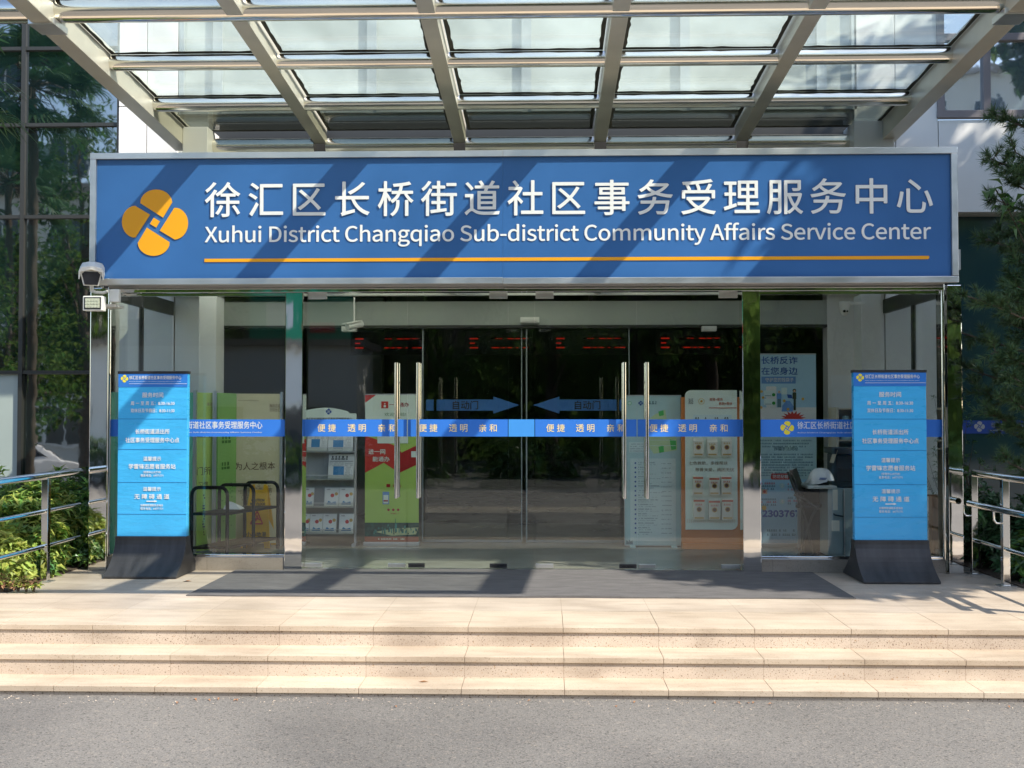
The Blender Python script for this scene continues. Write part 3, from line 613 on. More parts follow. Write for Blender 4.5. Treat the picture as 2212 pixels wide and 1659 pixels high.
for i in range(5):
    for k in range(5):
        ya, yb = ty[k]-.01, ty[k+1]+.01; xa, xb = bx[i]+.078, bx[i+1]-.078
        if k == 4: yb = -3.58
        z_ = lambda Y: zc(Y)+.135
        p = MB().add([(xa, ya, z_(ya)), (xb, ya, z_(ya)), (xb, yb, z_(yb)), (xa, yb, z_(yb)), (xa, ya, z_(ya)+.012), (xb, ya, z_(ya)+.012), (xb, yb, z_(yb)+.012), (xa, yb, z_(yb)+.012)],
                 [(0, 1, 2, 3), (7, 6, 5, 4), (0, 4, 5, 1), (1, 5, 6, 2), (2, 6, 7, 3), (3, 7, 4, 0)]).build('glass_pane', 'canopy_glass' if k else 'dark_pane', CN)
        sl = MB(); r_ = random.Random(i*9+k)
        def strip(P, Q, nrm, wd):
            n = 14; V = []
            for t in range(n+1):
                c = P.lerp(Q, t/n); e = wd*r_.uniform(.75, 1.2); V += [c, c+nrm*e]
            sl.add(V, [(2*t, 2*t+1, 2*t+3, 2*t+2) for t in range(n)])
        zo = -.0015; Pt = lambda x, y: Vector((x, y, z_(y)+zo))
        strip(Pt(xa, ya), Pt(xa, yb), Vector((1, 0, 0)), .035); strip(Pt(xb, ya), Pt(xb, yb), Vector((-1, 0, 0)), .035)
        strip(Pt(xa, ya), Pt(xb, ya), Vector((0, -1, .06)), .05)
        sl.build('seal_strip', 'seal', p)
for x, s_ in ((-3.73, -1), (3.41, 1)):
    MB().box(x-.1, x+.1, -1.52, -1.28, zc(-1.4)-.07, zc(-1.4)-.02).build('tube_clamp', 'brushed', CN, bevel=.006)
# ================================================================== STANDING SIGNS
def stand(loc, label):
    X, Y, _ = loc; T = thing('standing_sign', label, 'sign', loc, 'blue standing signs before the glass front')
    wd = .293; zt, zb = 1.695, .315
    prof = []
    n = 9
    for i in range(n+1):
        t = i/n; prof.append((-.31+.27*(t**.5 if t else 0)*1.0, .004+.31*t))
    fr = [(-.31, .004)]+[(-.055-.255*(1-i/n)**2.2, .02+.295*i/n) for i in range(n+1)]
    bk = [(.055+.255*(i/n)**2.2, .315-.295*i/n) for i in range(n+1)]+[(.31, .004)]
    mb = MB(); mb.prismx([(Y+a, b_) for a, b_ in reversed(fr+bk)], X-wd-.006, X+wd+.006); mb.build('base', 'stand_base', T, bevel=.004, solid=True)
    yf = Y-.03
    seams = [1.57, 1.295, 1.04, .765, .50]
    mb = MB(); mb.box(X-wd, X+wd, yf, Y+.03, zb, zt-.022, 0); mb.build('panel', ['stand_blue'], T, bevel=.003)
    mb = MB(); mb.box(X-wd, X+wd, yf-.0025, yf-.0008, 1.562, zt-.023, 0)
    for z in seams[1:]: mb.box(X-wd, X+wd, yf-.0022, yf-.0006, z-.0016, z+.0016, 1)
    mb.build('panel_divider', ['stand_head', 'seam'], T)
    MB().box(X-wd-.006, X+wd+.006, Y-.036, Y+.036, zt-.022, zt).build('top_cap', 'black_plastic', T, bevel=.003)
    mb = MB(); y = yf-.004
    emblem(mb, X-.24, 1.632, y, .032, 1)
    text(mb, ZH, X-.2, 0, y, em=.034, w=.44, al='l', base=1.628, bold=.012); text(mb, EN, X-.2, 0, y, em=.017, w=.44, al='l', base=1.606, bold=.01); mb.box(X-.2, X+wd-.004, y-.001, y, 1.588, 1.5905)
    text(mb, '服务时间', X, 1.495, y, h=.042, bold=.02); text(mb, '周 一 至 周 五：8:30-16:30', X, 1.425, y, em=.036, bold=.016, w=.37); text(mb, '双休日及节假日：8:30-11:30', X, 1.365, y, em=.036, bold=.016, w=.37)
    text(mb, '长桥街道派出所', X, 1.19, y, h=.042, w=.29, bold=.02); text(mb, '社区事务受理服务中心点', X, 1.118, y, h=.042, w=.455, bold=.02)
    text(mb, '温馨提示', X, .962, y, h=.036, bold=.016, w=.15); text(mb, '学雷锋志愿者服务站', X, .898, y, h=.042, w=.395, bold=.02); text(mb, '（受理中心大厅内）', X, .85, y, em=.022, w=.15, bold=.01); text(mb, '联系电话：64771771', X, .822, y, em=.023, w=.19, bold=.01)
    text(mb, '温馨提示', X, .71, y, h=.034, bold=.016, w=.15); text(mb, '无 障 碍 通 道', X, .647, y, h=.042, bold=.02, w=.295)
    mb.box(X-.045, X+.022, y-.001, y, .603, .611); mb.prism([(X+.022, .598), (X+.046, .607), (X+.022, .616)], y-.001, y)
    text(mb, '如需帮助请联系咨询台', X, .574, y, em=.022, w=.19, bold=.01); text(mb, '联系电话：64771771', X, .546, y, em=.023, w=.19, bold=.01)
    mb.build('lettering', ['sign_white', 'logo_yellow'], T)
    return T
st = stand((-3.29, -.30, 0), 'blue standing sign on a dark base beside the left railing')
dup(st, (2.795, -.40, 0), 'blue standing sign on a dark base beside the right railing', rz=R(.4))
# ================================================================== CAMERA AND FLOODLIGHT
cx0, cz0 = at(197, 598, -.55)
T = thing('security_camera', 'white bullet security camera at the lower left corner of the blue sign', 'camera', (cx0, -.55, cz0))
mb = MB(); mb.x = Matrix.Translation((cx0, -.55, cz0)) @ Matrix.Rotation(R(20), 4, 'Z') @ Matrix.Rotation(R(15), 4, 'X')
k = .098
hood = [(-k, -.02), (-k*.98, .045), (-k*.8, .078), (-k*.3, .09), (k*.3, .09), (k*.8, .078), (k*.98, .045), (k, -.02), (k*.9, -.02), (k*.82, .04), (0, .062), (-k*.82, .04), (-k*.9, -.02)]
mb.prism(list(reversed(hood)), -.02, .26, 0); mb.build('hood', 'cam_white', T, bevel=.004, solid=True)
M0 = mb.x
mb = MB(); mb.x = M0; P = [(-.085, .03), (-.06, -.075), (.06, -.075), (.085, .03), (.06, .055), (-.06, .055)]
mb.prism(P, .0, .24, 0); mb.build('housing', 'cam_white', T, bevel=.006, solid=True)
mb = MB(); mb.x = M0; mb.prism([(a*.84, b_*.84-.003) for a, b_ in P], -.004, 0, 0); mb.build('front_window', 'lens_black', T, solid=True)
mb = MB(); mb.x = M0; mb.cyl((0, .12, -.07), (0, .12, -.14), .016); mb.tube([(0, .12, -.135), (.03, .13, -.15), (.09, .16, -.155), (.12, .2, -.15)], .014); mb.build('arm', 'cam_white', T, smooth=True)
MB().box(cx0+.07, cx0+.16, -.36, -.31, cz0-.19, cz0-.08).build('wall_plate', 'cam_white', T, bevel=.01)
fx, fz = at(200, 655, -.5)
T = thing('floodlight', 'small square floodlight panel below the white security camera', 'floodlight', (fx, -.5, fz))
MB().box(fx-.083, fx+.083, -.5, -.42, fz-.062, fz+.062).build('casing', 'cam_white', T, bevel=.008)
MB().box(fx-.07, fx+.07, -.503, -.4995, fz-.05, fz+.05).build('bezel', 'black_plastic', T)
mb = MB()
for i in range(5):
    for j in range(3): mb.cyl((fx-.048+.024*i, -.509, fz-.026+.026*j), (fx-.048+.024*i, -.503, fz-.026+.026*j), .012, n=10)
mb.box(fx-.06, fx+.06, -.505, -.5035, fz-.04, fz+.04); mb.build('lens_array', 'led_cell', T)
mb = MB().box(fx-.02, fx+.02, -.42, -.3, fz-.01, fz+.01).box(fx-.02, fx+.12, -.31, -.13, fz-.012, fz+.012); mb.build('bracket', 'cam_white', T)
# ================================================================== RAILINGS
def railing(X, yA, yB, posts, label, right=False):
    T = thing('handrail', label, 'railing', (X, posts[0], 0), 'stainless handrails at the platform ends')
    for y in posts:
        p = MB().box(X-.027, X+.027, y-.027, y+.027, .006, .835-.01).build('post', 'chrome', T, bevel=.004)
        MB().box(X-.06, X+.06, y-.06, y+.06, .001, .007).build('foot_plate', 'brushed', p)
    for z, r_ in ((.843, .03), (.562, .017), (.285, .017)):
        if right and z == .562: continue
        MB().cyl((X, yA, z), (X, yB, z), r_, n=20).build('rail', 'chrome', T, smooth=True)
    if right:
        xx = X-.085; MB().cyl((xx, yA-.1, .60), (xx, yB, .60), .026, n=20).build('rail', 'chrome', T, smooth=True)
        for y in posts: MB().tube([(xx, y-.0, .58), (xx, y, .51), (xx+.02, y, .485), (X-.02, y, .485)], .009).build('rail_bracket', 'chrome', T, smooth=True)
    return T
railing(-3.985, -.13, -2.3, [-.78, -2.15], 'stainless three-bar handrail before the sunlit hedge')
railing(3.575, -.15, -2.3, [-.12, -.76, -2.15], 'stainless handrail with a lower grab bar before the dark pine', True)
# ================================================================== PLANTS
def leafpt(mb, p, d, up, ln, wd, mi=0, fold=.25, droop=.2):
    d = d.normalized(); s_ = d.cross(up)
    if s_.length < 1e-3: s_ = d.orthogonal()
    s_.normalize(); n = s_.cross(d)
    a = p; m_ = p+d*ln*.5+n*ln*.05; t = p+d*ln-n*ln*droop
    mb.add([a, m_+s_*wd*.5+n*wd*fold, t, m_-s_*wd*.5+n*wd*fold, m_], [(0, 1, 4), (1, 2, 4), (0, 4, 3), (4, 2, 3)], mi)
def rdir(r): 
    while True:
        v = Vector((r.uniform(-1, 1), r.uniform(-1, 1), r.uniform(-1, 1)))
        if .05 < v.length < 1: return v.normalized()
def shrub(x, y, z, rx, ry, h, n, ln, wd, mats, label, seed, group=None, name='shrub', cat='shrub', split=.3, r0=.75):
    r = random.Random(seed); T = thing(name, label, cat, (x, y, z), group); mb = MB(); st = MB(); c0 = Vector((x, y, z))
    for i in range(n):
        d = rdir(r); d.z = abs(d.z)*.9-.05*r.random(); rad = r.uniform(r0, 1.05)*(1+.18*noise.noise(Vector((d.x*2.3+seed, d.y*2.3, d.z*2.3))))
        c = c0+Vector((d.x*rx*rad, d.y*ry*rad, max(.02, d.z*h*rad+.04)))
        ax = (Vector((d.x, d.y, .55+d.z))+rdir(r)*.4).normalized()
        if i % 3 == 0: st.tube([c0+Vector((d.x*.1*rx, d.y*.1*ry, .01)), c0.lerp(c, .55)+Vector((0, 0, .02)), c], [.006, .004, .002], n=4)
        k = r.randint(6, 9); o = ax.orthogonal().normalized(); ph = r.random()*6.28
        for j in range(k):
            t = ph+2.4*j; q = (o*math.cos(t)+ax.cross(o)*math.sin(t))
            dd = q*r.uniform(.6, 1.1)+ax*r.uniform(.15, .9)
            leafpt(mb, c+ax*.012*j*.4, dd, ax, ln*r.uniform(.7, 1.2), wd*r.uniform(.8, 1.2), 1 if r.random() < split else 0, droop=r.uniform(.05, .35))
    mb.build('foliage', mats, T); st.build('stems', 'twig', T); return T
hs = [(-4.38, -.95, .30, .26, .42, 'low yellow-green shrub at the left frame edge beside the near rail post'), (-4.36, -.38, .32, .30, .62, 'bright green leafy shrub right behind the near rail post'), (-4.52, .30, .36, .34, .72, 'full sunlit green shrub under the middle rail'),
      (-4.30, .95, .28, .32, .60, 'darker shrub nearest the mirrored corner column'), (-4.98, -.25, .36, .36, .66, 'broad sunny shrub behind the low yellow-green one'), (-5.15, .70, .4, .4, .78, 'tall shrub below the pale lower pane'), (-4.85, 1.35, .4, .3, .72, 'shaded shrub at the foot of the dark curtain wall')]
for i, (x, y, rx, ry, h, lb) in enumerate(hs):
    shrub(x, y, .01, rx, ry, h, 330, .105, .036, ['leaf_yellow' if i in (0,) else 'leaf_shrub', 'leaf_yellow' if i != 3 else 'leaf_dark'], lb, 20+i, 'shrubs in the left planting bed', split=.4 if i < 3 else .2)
for i, (x, y, s_, lb) in enumerate(((-4.0, .05, .1, 'pale ivy-like ground plant creeping at the foot of the left rail'), (-3.93, .28, .12, 'small sprouting plant at the corner of the paving by the column'), (-4.12, -.62, .10, 'grassy tuft beside the near left rail post'))):
    shrub(x, y, .0, s_, s_*1.3, s_*1.5, 34, .06, .028, ['leaf_broad', 'leaf_shrub'], lb, 50+i, 'small plants along the left paving edge', 'ground_plant', 'plant')
for i, (px, lb) in enumerate(((8, 'leftmost tuft of reddish weeds in the platform joint'), (44, 'reddish weed tuft second from the left frame edge'), (62, 'lone reddish weed tuft on the platform, third from the edge'), (77, 'smallest reddish weed at the right end of the row'))):
    x = AX(px, -1.33); shrub(x, -1.33, .0, .055-.006*i, .03, .085-.012*i, 26, .032, .013, ['leaf_yellow', 'dead_red'], lb, 70+i, 'weeds growing from the platform joint', 'weed', 'weed', split=.5, r0=.3)
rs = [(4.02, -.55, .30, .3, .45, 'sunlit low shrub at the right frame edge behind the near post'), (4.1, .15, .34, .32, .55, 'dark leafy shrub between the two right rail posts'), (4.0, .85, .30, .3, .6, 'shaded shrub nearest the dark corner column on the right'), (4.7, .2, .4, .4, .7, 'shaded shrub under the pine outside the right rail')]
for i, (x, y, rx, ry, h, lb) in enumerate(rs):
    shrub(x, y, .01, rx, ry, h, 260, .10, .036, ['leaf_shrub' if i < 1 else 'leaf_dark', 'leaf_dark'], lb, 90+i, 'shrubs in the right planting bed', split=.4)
# climber with broad leaves through the right rail and high on the pine
def broad(name, label, base, path, n, seed, ln=.12):
    r = random.Random(seed); T = thing(name, label, 'climbing plant', base, 'broad-leaved climbers on the right'); mb = MB(); st = MB()
    pts = [Vector(p) for p in path]; st.tube([Vector(base)]+pts, .006, n=5)
    for i in range(n):
        t = r.random()*(len(pts)-1); k = int(t); c = pts[k].lerp(pts[min(k+1, len(pts)-1)], t-k)+rdir(r)*.08
        leafpt(mb, c, Vector((r.uniform(-1, .5), r.uniform(-1, .2), r.uniform(-.6, .5))), Vector((0, 0, 1)), ln*r.uniform(.7, 1.3), ln*.55, 0, droop=.25)
    mb.build('foliage', ['leaf_broad'], T); st.build('stem', 'twig', T)
broad('climber', 'broad-leaved vine hanging over the lower right handrail by the column', (3.72, .1, 0), [(3.66, .05, .3), (3.62, .02, .6), (3.55, -.02, .82)], 34, 5)
xk, zk = at(2172, 430, -.5)
broad('climber', 'broad-leaved vine winding through the upper pine branches', (4.35, -.5, .1), [(4.2, -.5, 1.6), (4.0, -.5, 2.4), (xk+.03, -.5, zk-.1), (xk-.08, -.5, zk+.08)], 40, 6, .13)
# pine
def pine():
    r = random.Random(11); bx_, by_ = 4.55, -.35
    T = thing('pine_tree', 'dark needled pine reaching in from the right edge beside the teal glass', 'tree', (bx_, by_, 0))
    tr = MB(); pts = [Vector((bx_, by_, 0)), Vector((bx_+.06, by_, .9)), Vector((bx_-.05, by_+.04, 1.8)), Vector((bx_+.05, by_-.05, 2.7)), Vector((bx_-.02, by_, 3.7))]
    tr.tube(pts, [.09, .075, .06, .045, .02], n=9); nd = MB()
    br = []
    for (px, py, Y) in ((2145, 345, -.5), (2185, 395, -.3), (2160, 435, -.1), (2195, 330, -.6), (2090, 640, -.45), (2135, 655, -.7), (2080, 720, .0), (2150, 760, -.5), (2185, 700, -.2), (2120, 850, .1), (2100, 800, .3), (2150, 900, -.3), (2190, 560, -.4), (2165, 500, .1), (2200, 620, -.6), (2170, 930, .2), (2195, 820, -.6), (2205, 480, -.5), (2180, 1000, -.4)):
        x, z = at(px, py, Y); br.append(Vector((x, Y, z)))
    for i in range(44): a = r.uniform(0, 6.28); br.append(Vector((bx_+math.cos(a)*r.uniform(.3, 1.0), by_+math.sin(a)*r.uniform(.3, .8), r.uniform(1.0, 3.8))))
    for e in br:
        t = min(.97, max(.12, (e.z-.25)/3.7)); s0 = pts[0].lerp(pts[-1], t); s0.x = bx_
        m_ = s0.lerp(e, .5)+Vector((0, 0, -.06)); tr.tube([s0, m_, e], [.022, .014, .005], n=6)
        tw = [(m_.lerp(e, q), .8) for q in (.2, .4, .6, .8, 1)]
        for c, q in tw:
            for j in range(3):
                dd = ((e-s0).normalized()*.7+rdir(r)*.8+Vector((0, 0, .25))).normalized(); tip = c+dd*r.uniform(.05, .15); tr.tube([c, tip], [.004, .002], n=4)
                for q2 in range(3):
                    b0 = c.lerp(tip, .35+.32*q2)
                    for n_ in range(24):
                        v = (dd*.75+rdir(r)*.75).normalized(); ln = r.uniform(.06, .10); s_ = v.cross(rdir(r)).normalized()*.0036
                        nd.add([b0-s_, b0+s_, b0+v*ln], [(0, 1, 2)])
    tr.build('trunk', 'bark', T, smooth=True); nd.build('crown', 'needle', T)
pine()
# feathery shrub by the teal glass
shrub(3.95, 1.35, .01, .38, .3, 1.9, 200, .05, .016, ['leaf_dark', 'leaf_tree'], 'feathery small-leaved bush in front of the teal glass', 121, None, 'bush', r0=.35)
# fallen leaf
fx_, fy_ = -2.86, -.74
o = MB().add([(fx_-.035, fy_, .003), (fx_, fy_-.018, .012), (fx_+.04, fy_+.004, .004), (fx_+.005, fy_+.02, .010)], [(0, 1, 2), (0, 2, 3)]).build('fallen_leaf', 'dry_leaf'); tag(o, 'brown fallen leaf on the paving beside the left sign base', 'leaf')
fx_, fy_ = at(915, 0, -2.95)[0], -2.97
o = MB().add([(AX(916, -2.97)-.03, -2.97, -.248), (AX(916, -2.97), -2.985, -.243), (AX(916, -2.97)+.03, -2.968, -.247), (AX(916, -2.97), -2.952, -.245)], [(0, 1, 2), (0, 2, 3)]).build('fallen_leaf', 'dry_leaf'); tag(o, 'pale fallen leaf on the lowest step', 'leaf')
mb = MB(); r = random.Random(31)
for i in range(520):
    x = r.uniform(-4.2, 4.0); y = e3-.01-abs(r.gauss(0, .1)); q = r.uniform(.002, .0065); a = r.random()*3.1; mb.add([(x+q*math.cos(a+t*2.1), y+q*math.sin(a+t*2.1), ROAD+.001) for t in range(3)]+[(x, y, ROAD+q*.9)], [(0, 1, 3), (1, 2, 3), (2, 0, 3)], 0)
for i in range(26):
    x = r.uniform(-4.2, 4.0); y = e3-.02-abs(r.gauss(0, .13)); leafpt(mb, Vector((x, y, ROAD+.004)), Vector((r.uniform(-1, 1), r.uniform(-1, 1), .1)), Vector((0, 0, 1)), r.uniform(.02, .045), .014, 1)
tag(mb.build('road_grit', ['stone_riser', 'dry_leaf']), 'grit and dry leaf scraps along the foot of the lowest step', 'grit', kind='stuff')
# ================================================================== THINGS INSIDE, LEFT
def wallpanel(mb, pa, pb, Da, Db, z0, z1, t=.03, mi=0):
    A = Vector((AX(pa, Da), Da, 0)); Bq = Vector((AX(pb, Db), Db, 0)); n = Vector((-(Bq-A).y, (Bq-A).x, 0)).normalized()*t
    V = [A+Vector((0, 0, z0)), Bq+Vector((0, 0, z0)), Bq+n+Vector((0, 0, z0)), A+n+Vector((0, 0, z0)), A+Vector((0, 0, z1)), Bq+Vector((0, 0, z1)), Bq+n+Vector((0, 0, z1)), A+n+Vector((0, 0, z1))]
    mb.add(V, [(0, 3, 2, 1), (4, 5, 6, 7), (0, 1, 5, 4), (1, 2, 6, 5), (2, 3, 7, 6), (3, 0, 4, 7)], mi)
    u = (Bq-A); L_ = u.length; u.normalize(); return A, u, L_
def onpanel(A, u, z0, out=.002):
    n = Vector((u.y, -u.x, 0)); M = Matrix(((u.x, -n.x, 0, A.x+n.x*out), (u.y, -n.y, 0, A.y+n.y*out), (0, 0, 1, z0), (0, 0, 0, 1))); return M
T = thing('folding_screen', 'zigzag display screen of green and beige boards behind the left glass', 'display screen', (-2.75, 1.2, .006))
r = random.Random(3)
for (pa, pb, Da, Db, m, tx) in ((372, 421, .75, .95, 'teal_board', 0), (421, 459, .95, 1.12, 'lime_board', 1), (471, 511, 1.10, 1.55, 'green_board', 2), (511, 607, 1.55, 1.72, 'beige_board', 3)):
    mb = MB(); A, u, L_ = wallpanel(mb, pa, pb, Da, Db, .03, 1.54); p = mb.build('screen_panel', m, T, bevel=.002)
    tb = MB(); tb.x = onpanel(A, u, .03)
    if tx == 3:
        text(tb, '为人之根本', L_*.42, .78, 0, em=.085, w=.40, mi=0, al='c', bold=.004)
        text(tb, '海派之源', L_*.86, 1.39, 0, em=.04, w=.11, mi=1, bold=.004); text(tb, '文明徐汇', L_*.86, 1.345, 0, em=.04, w=.11, mi=1)
        for k in range(9): dashes(tb, L_*(.05+.04*(k % 3)), L_*(.7+.08*(k % 2)), .60-.022*k, 0, .014, 1, r, .55)
        for ch, xx, zz in (('一', .37, .57), ('言', .37, .53), ('九', .37, .475), ('信', .75, .535)): text(tb, ch, L_*xx, zz, 0, em=.055, mi=0)
        tb.box(L_*.03, L_*.5, -.001, 0, 1.44, 1.443, 1)
    if tx == 1:
        text(tb, '业典', L_*.5, 1.12, 0, em=.085, mi=0); text(tb, '门所', L_*.52, .76, 0, em=.085, mi=0); text(tb, '习惯', L_*.5, .63, 0, em=.06, mi=0); text(tb, '海派', L_*.82, 1.4, 0, em=.035, mi=1)
        for k in range(16): tb.box(L_*(.5+.05*math.sin(k)), L_*(.56+.05*math.sin(k*1.7)), -.001, 0, .52-.025*k, .535-.025*k, 0)
    if tx == 2:
        dashes(tb, L_*.2, L_*.7, 1.06, 0, .08, 2, r, .95); dashes(tb, L_*.2, L_*.7, .8, 0, .07, 2, r, .95)
        for k in range(22): x = L_*r.uniform(.2, .8); tb.box(x, x+.03, -.001, 0, .2+.02*k, .206+.02*k, 2)
    if tx == 0: tb.box(.02, L_-.05, -.001, 0, 1.3, 1.302, 2)
    tb.build('panel_print', ['brown_ink', 'tan_print', 'green_ink'], p)
for px, D_ in ((465, 1.10), (608, 1.72), (421, .945)):
    MB().box(AX(px, D_)-.014, AX(px, D_)+.014, D_-.012, D_+.03, .006, 1.56).build('screen_post', 'alu', T)
# trolley
def cart():
    c = Vector((AX(512, 1.0), 1.0, .006)); T = thing('trolley', 'black metal service trolley with three hoop handles behind the left glass', 'trolley', c)
    u = Vector((.155, .0, 0)).normalized(); ax = Vector((.14, .42, 0)).normalized(); w2, L2 = .165, .43
    def P(a, b_, z): return c+u*a+ax*b_+Vector((0, 0, z))
    for b_ in (-L2, 0, L2):
        pts = [P(-w2, b_, .07), P(-w2, b_, .58)]+[P(-w2+.06-.06*math.cos(t), b_, .58+.075*math.sin(t)) for t in (.4, .8, 1.2, 1.57)]+[P(w2-.06+.06*math.cos(t), b_, .58+.075*math.sin(t)) for t in (1.57, 1.2, .8, .4)]+[P(w2, b_, .58), P(w2, b_, .07)]
        MB().tube(pts, .0165, n=10).build('hoop', 'black_metal', T, smooth=True)
    for z in (.40, .09):
        mb = MB(); V = [P(-w2, -L2, z), P(w2, -L2, z), P(w2, L2, z), P(-w2, L2, z)]; V += [v+Vector((0, 0, .025)) for v in V]
        mb.add(V, [(0, 3, 2, 1), (4, 5, 6, 7), (0, 1, 5, 4), (1, 2, 6, 5), (2, 3, 7, 6), (3, 0, 4, 7)]); mb.build('shelf', 'black_metal', T, bevel=.004)
    for a in (-w2, w2):
        for b_ in (-L2, L2):
            p = P(a, b_, .032); MB().cyl(p-Vector((.012, 0, 0)), p+Vector((.012, 0, 0)), .03).box(p.x-.016, p.x+.016, p.y-.012, p.y+.012, p.z+.01, p.z+.045).build('caster', 'rubber', T)
    q = P(.02, -.1, .432); mb = MB()
    V = [q+Vector(v) for v in ((-.08, -.03, 0), (.09, -.05, 0), (.10, .07, 0), (-.05, .08, 0), (-.05, 0, .075), (.03, -.01, .05), (.08, .05, .02), (-.02, .05, .065))]
    mb.add(V, [(0, 1, 5, 4), (1, 2, 6, 5), (2, 3, 7, 6), (3, 0, 4, 7), (4, 5, 6, 7)]); tag(mb.build('paper_packet', 'paper'), 'crumpled pale packet lying on the black trolley', 'packet')
cart()
# wet floor sign
T = thing('wet_floor_sign', 'yellow folding caution sign standing behind the black trolley', 'warning sign', (AX(561, 1.6), 1.6, .006))
X = AX(561, 1.6)
for s_ in (1, -1):
    mb = MB(); yb, yt = 1.6-s_*.14, 1.6-s_*.02
    P = [(-.145, 0), (-.09, 0), (-.08, .05), (.08, .05), (.09, 0), (.145, 0), (.085, .60), (.07, .62), (.05, .62), (.045, .565), (-.045, .565), (-.05, .62), (-.07, .62), (-.085, .60)]
    yy = lambda z: yb+(yt-yb)*z/.62
    V = [(X+x, yy(z), .006+z) for x, z in P]+[(X+x, yy(z)+.014*s_, .006+z) for x, z in P]; n = len(P)
    mb.add(V, [tuple(range(n)), tuple(reversed(range(n, 2*n)))]+[(i, i+n, (i+1) % n+n, (i+1) % n) for i in range(n)]); p = mb.build('board', 'yellow_plastic', T, solid=True)
    if s_ == 1:
        tb = MB(); a = math.atan2(yt-yb, .62); tb.x = Matrix.Translation((X, yb-.0025, .006)) @ Matrix.Rotation(-a, 4, 'X')
        text(tb, 'CAUTION', 0, .475, 0, h=.026, w=.13, bold=.02); text(tb, 'WET FLOOR', 0, .437, 0, h=.026, w=.15, bold=.02); text(tb, '小心地滑', 0, .135, 0, h=.05, w=.2, bold=.02)
        tr = [(-.06, .24), (.06, .24), (0, .365)]
        for i in range(3):
            a_, b_ = Vector((*tr[i], 0)), Vector((*tr[(i+1) % 3], 0)); d = (b_-a_).normalized(); n_ = Vector((-d.y, d.x, 0))*.007
            tb.add([(v.x, 0, v.y) for v in (a_-n_, b_-n_, b_+n_, a_+n_)], [(0, 1, 2, 3)], 1)
        tb.disc(.0, .315, .0, .011, 1, t=.001); tb.prism([(-.022, .262), (-.01, .262), (.01, .285), (.035, .27), (.037, .278), (.008, .305), (-.012, .3)], -.001, 0, 1)
        tb.build('warning_print', ['ink', 'red_print'], p)
# newspaper rack
YR = 1.66; x0, x1 = AX(655, YR), AX(768, YR); rt = thing('newspaper_rack', 'grey newspaper and leaflet rack with an arched white header', 'rack', ((x0+x1)/2, YR, .006))
mb = MB()
for x in (x0, x1): mb.box(x-.012, x+.012, YR, YR+.03, .03, 1.31)
mb.box(x0, x1, YR+.1, YR+.12, .12, 1.28)
for x in (x0+.0, x1): mb.box(x-.02, x+.02, YR-.1, YR+.2, .006, .035)
mb.build('frame', 'alu', rt, bevel=.003)
n = 16; xa, xb = x0-.01, x1+.012
P = [(xa, AZ(914, YR)), (xb, AZ(914, YR)), (xb, AZ(893, YR)), (xb-.07, AZ(893, YR))]+[(xb-.09-(xb-xa-.1)*i/n, AZ(893, YR)+.058*math.sin(math.pi*(.12+.76*i/n))) for i in range(n+1)]
MB().prism(P, YR-.025, YR-.01).build('header', 'banner_white', rt, solid=True)
tb = MB(); emblem(tb, AX(711, YR), AZ(889, YR), YR-.028, .03, 0); text(tb, ZH, (x0+x1)/2, AZ(905, YR), YR-.028, em=.032, w=.47, mi=1, bold=.012); tb.build('header_print', ['map_blue', 'ink'], rt)
shelf_px = (975, 1035, 1095, 1152)
for py in shelf_px:
    z = AZ(py, YR); mb = MB().box(x0+.012, x1-.012, YR-.07, YR+.1, z-.008, z).box(x0+.012, x1-.012, YR-.075, YR-.07, z-.012, z+.035, 1).box(x0+.012, x1-.012, YR-.074, YR-.068, z+.035, z+.043, 0)
    mb.build('shelf', ['alu', 'door_glass'], rt)
    MB().quad((x0+.012, YR+.02, z), (x1-.012, YR+.02, z), (x1-.012, YR+.095, z+.26), (x0+.012, YR+.095, z+.26)).build('shelf_back', 'paper_grey', rt)
def sheet(name, lab, cat, xa, xb, z, hh, grp, draw, mats, ly=0):
    mb = MB(); M = Matrix.Translation((xa, YR-.045+ly, z)) @ Matrix.Rotation(R(-14), 4, 'X'); mb.x = M
    w_ = xb-xa; mb.box(0, w_, 0, .014, 0, hh, 0); draw(mb, w_, hh); return tag(mb.build(name, mats), lab, cat, grp)
def news(mb, w_, h_):
    dashes(mb, w_*.1, w_*.75, h_*.85, -.0006, h_*.15, 1, random.Random(9), .95); mb.box(0.01, w_-.01, -.0012, 0, h_*.7, h_*.715, 1); mb.box(w_*.2, w_*.62, -.0012, 0, h_*.12, h_*.5, 2)
    rr = random.Random(int(w_*1e4))
    for k in range(7): dashes(mb, w_*.66, w_*.96, h_*(.62-.075*k), -.0004, h_*.05, 3, rr)
    for k in range(3): dashes(mb, w_*.04, w_*.6, h_*(.65-.06*k), -.0004, h_*.04, 3, rr)
def bro(mb, w_, h_):
    mb.disc(w_*.55, h_*.58, -.001, h_*.1, 1, t=.0008); mb.disc(w_*.82, h_*.66, -.0006, h_*.09, 3, t=.0008); mb.prism([(w_*.15, h_*.1), (w_*.85, h_*.1), (w_*.8, h_*.26), (w_*.5, h_*.2), (w_*.3, h_*.3)], -.0012, 0, 2); dashes(mb, w_*.15, w_*.42, h_*.9, -.0006, h_*.05, 4, random.Random(3), .9)
PX = lambda p: AX(p, YR-.06)
nm = ['paper', 'ink', 'photo_blue', 'paper_grey']; bmx = ['paper', 'red_print', 'photo_blue', 'packet_gold', 'ink']
sheet('newspaper', 'folded newspaper at the left of the top rack shelf', 'newspaper', PX(662), PX(706), AZ(974, YR), .24, 'newspapers in the rack', news, nm, .012); sheet('newspaper', 'folded newspaper at the right of the top rack shelf', 'newspaper', PX(708), PX(761), AZ(974, YR), .22, 'newspapers in the rack', news, nm)
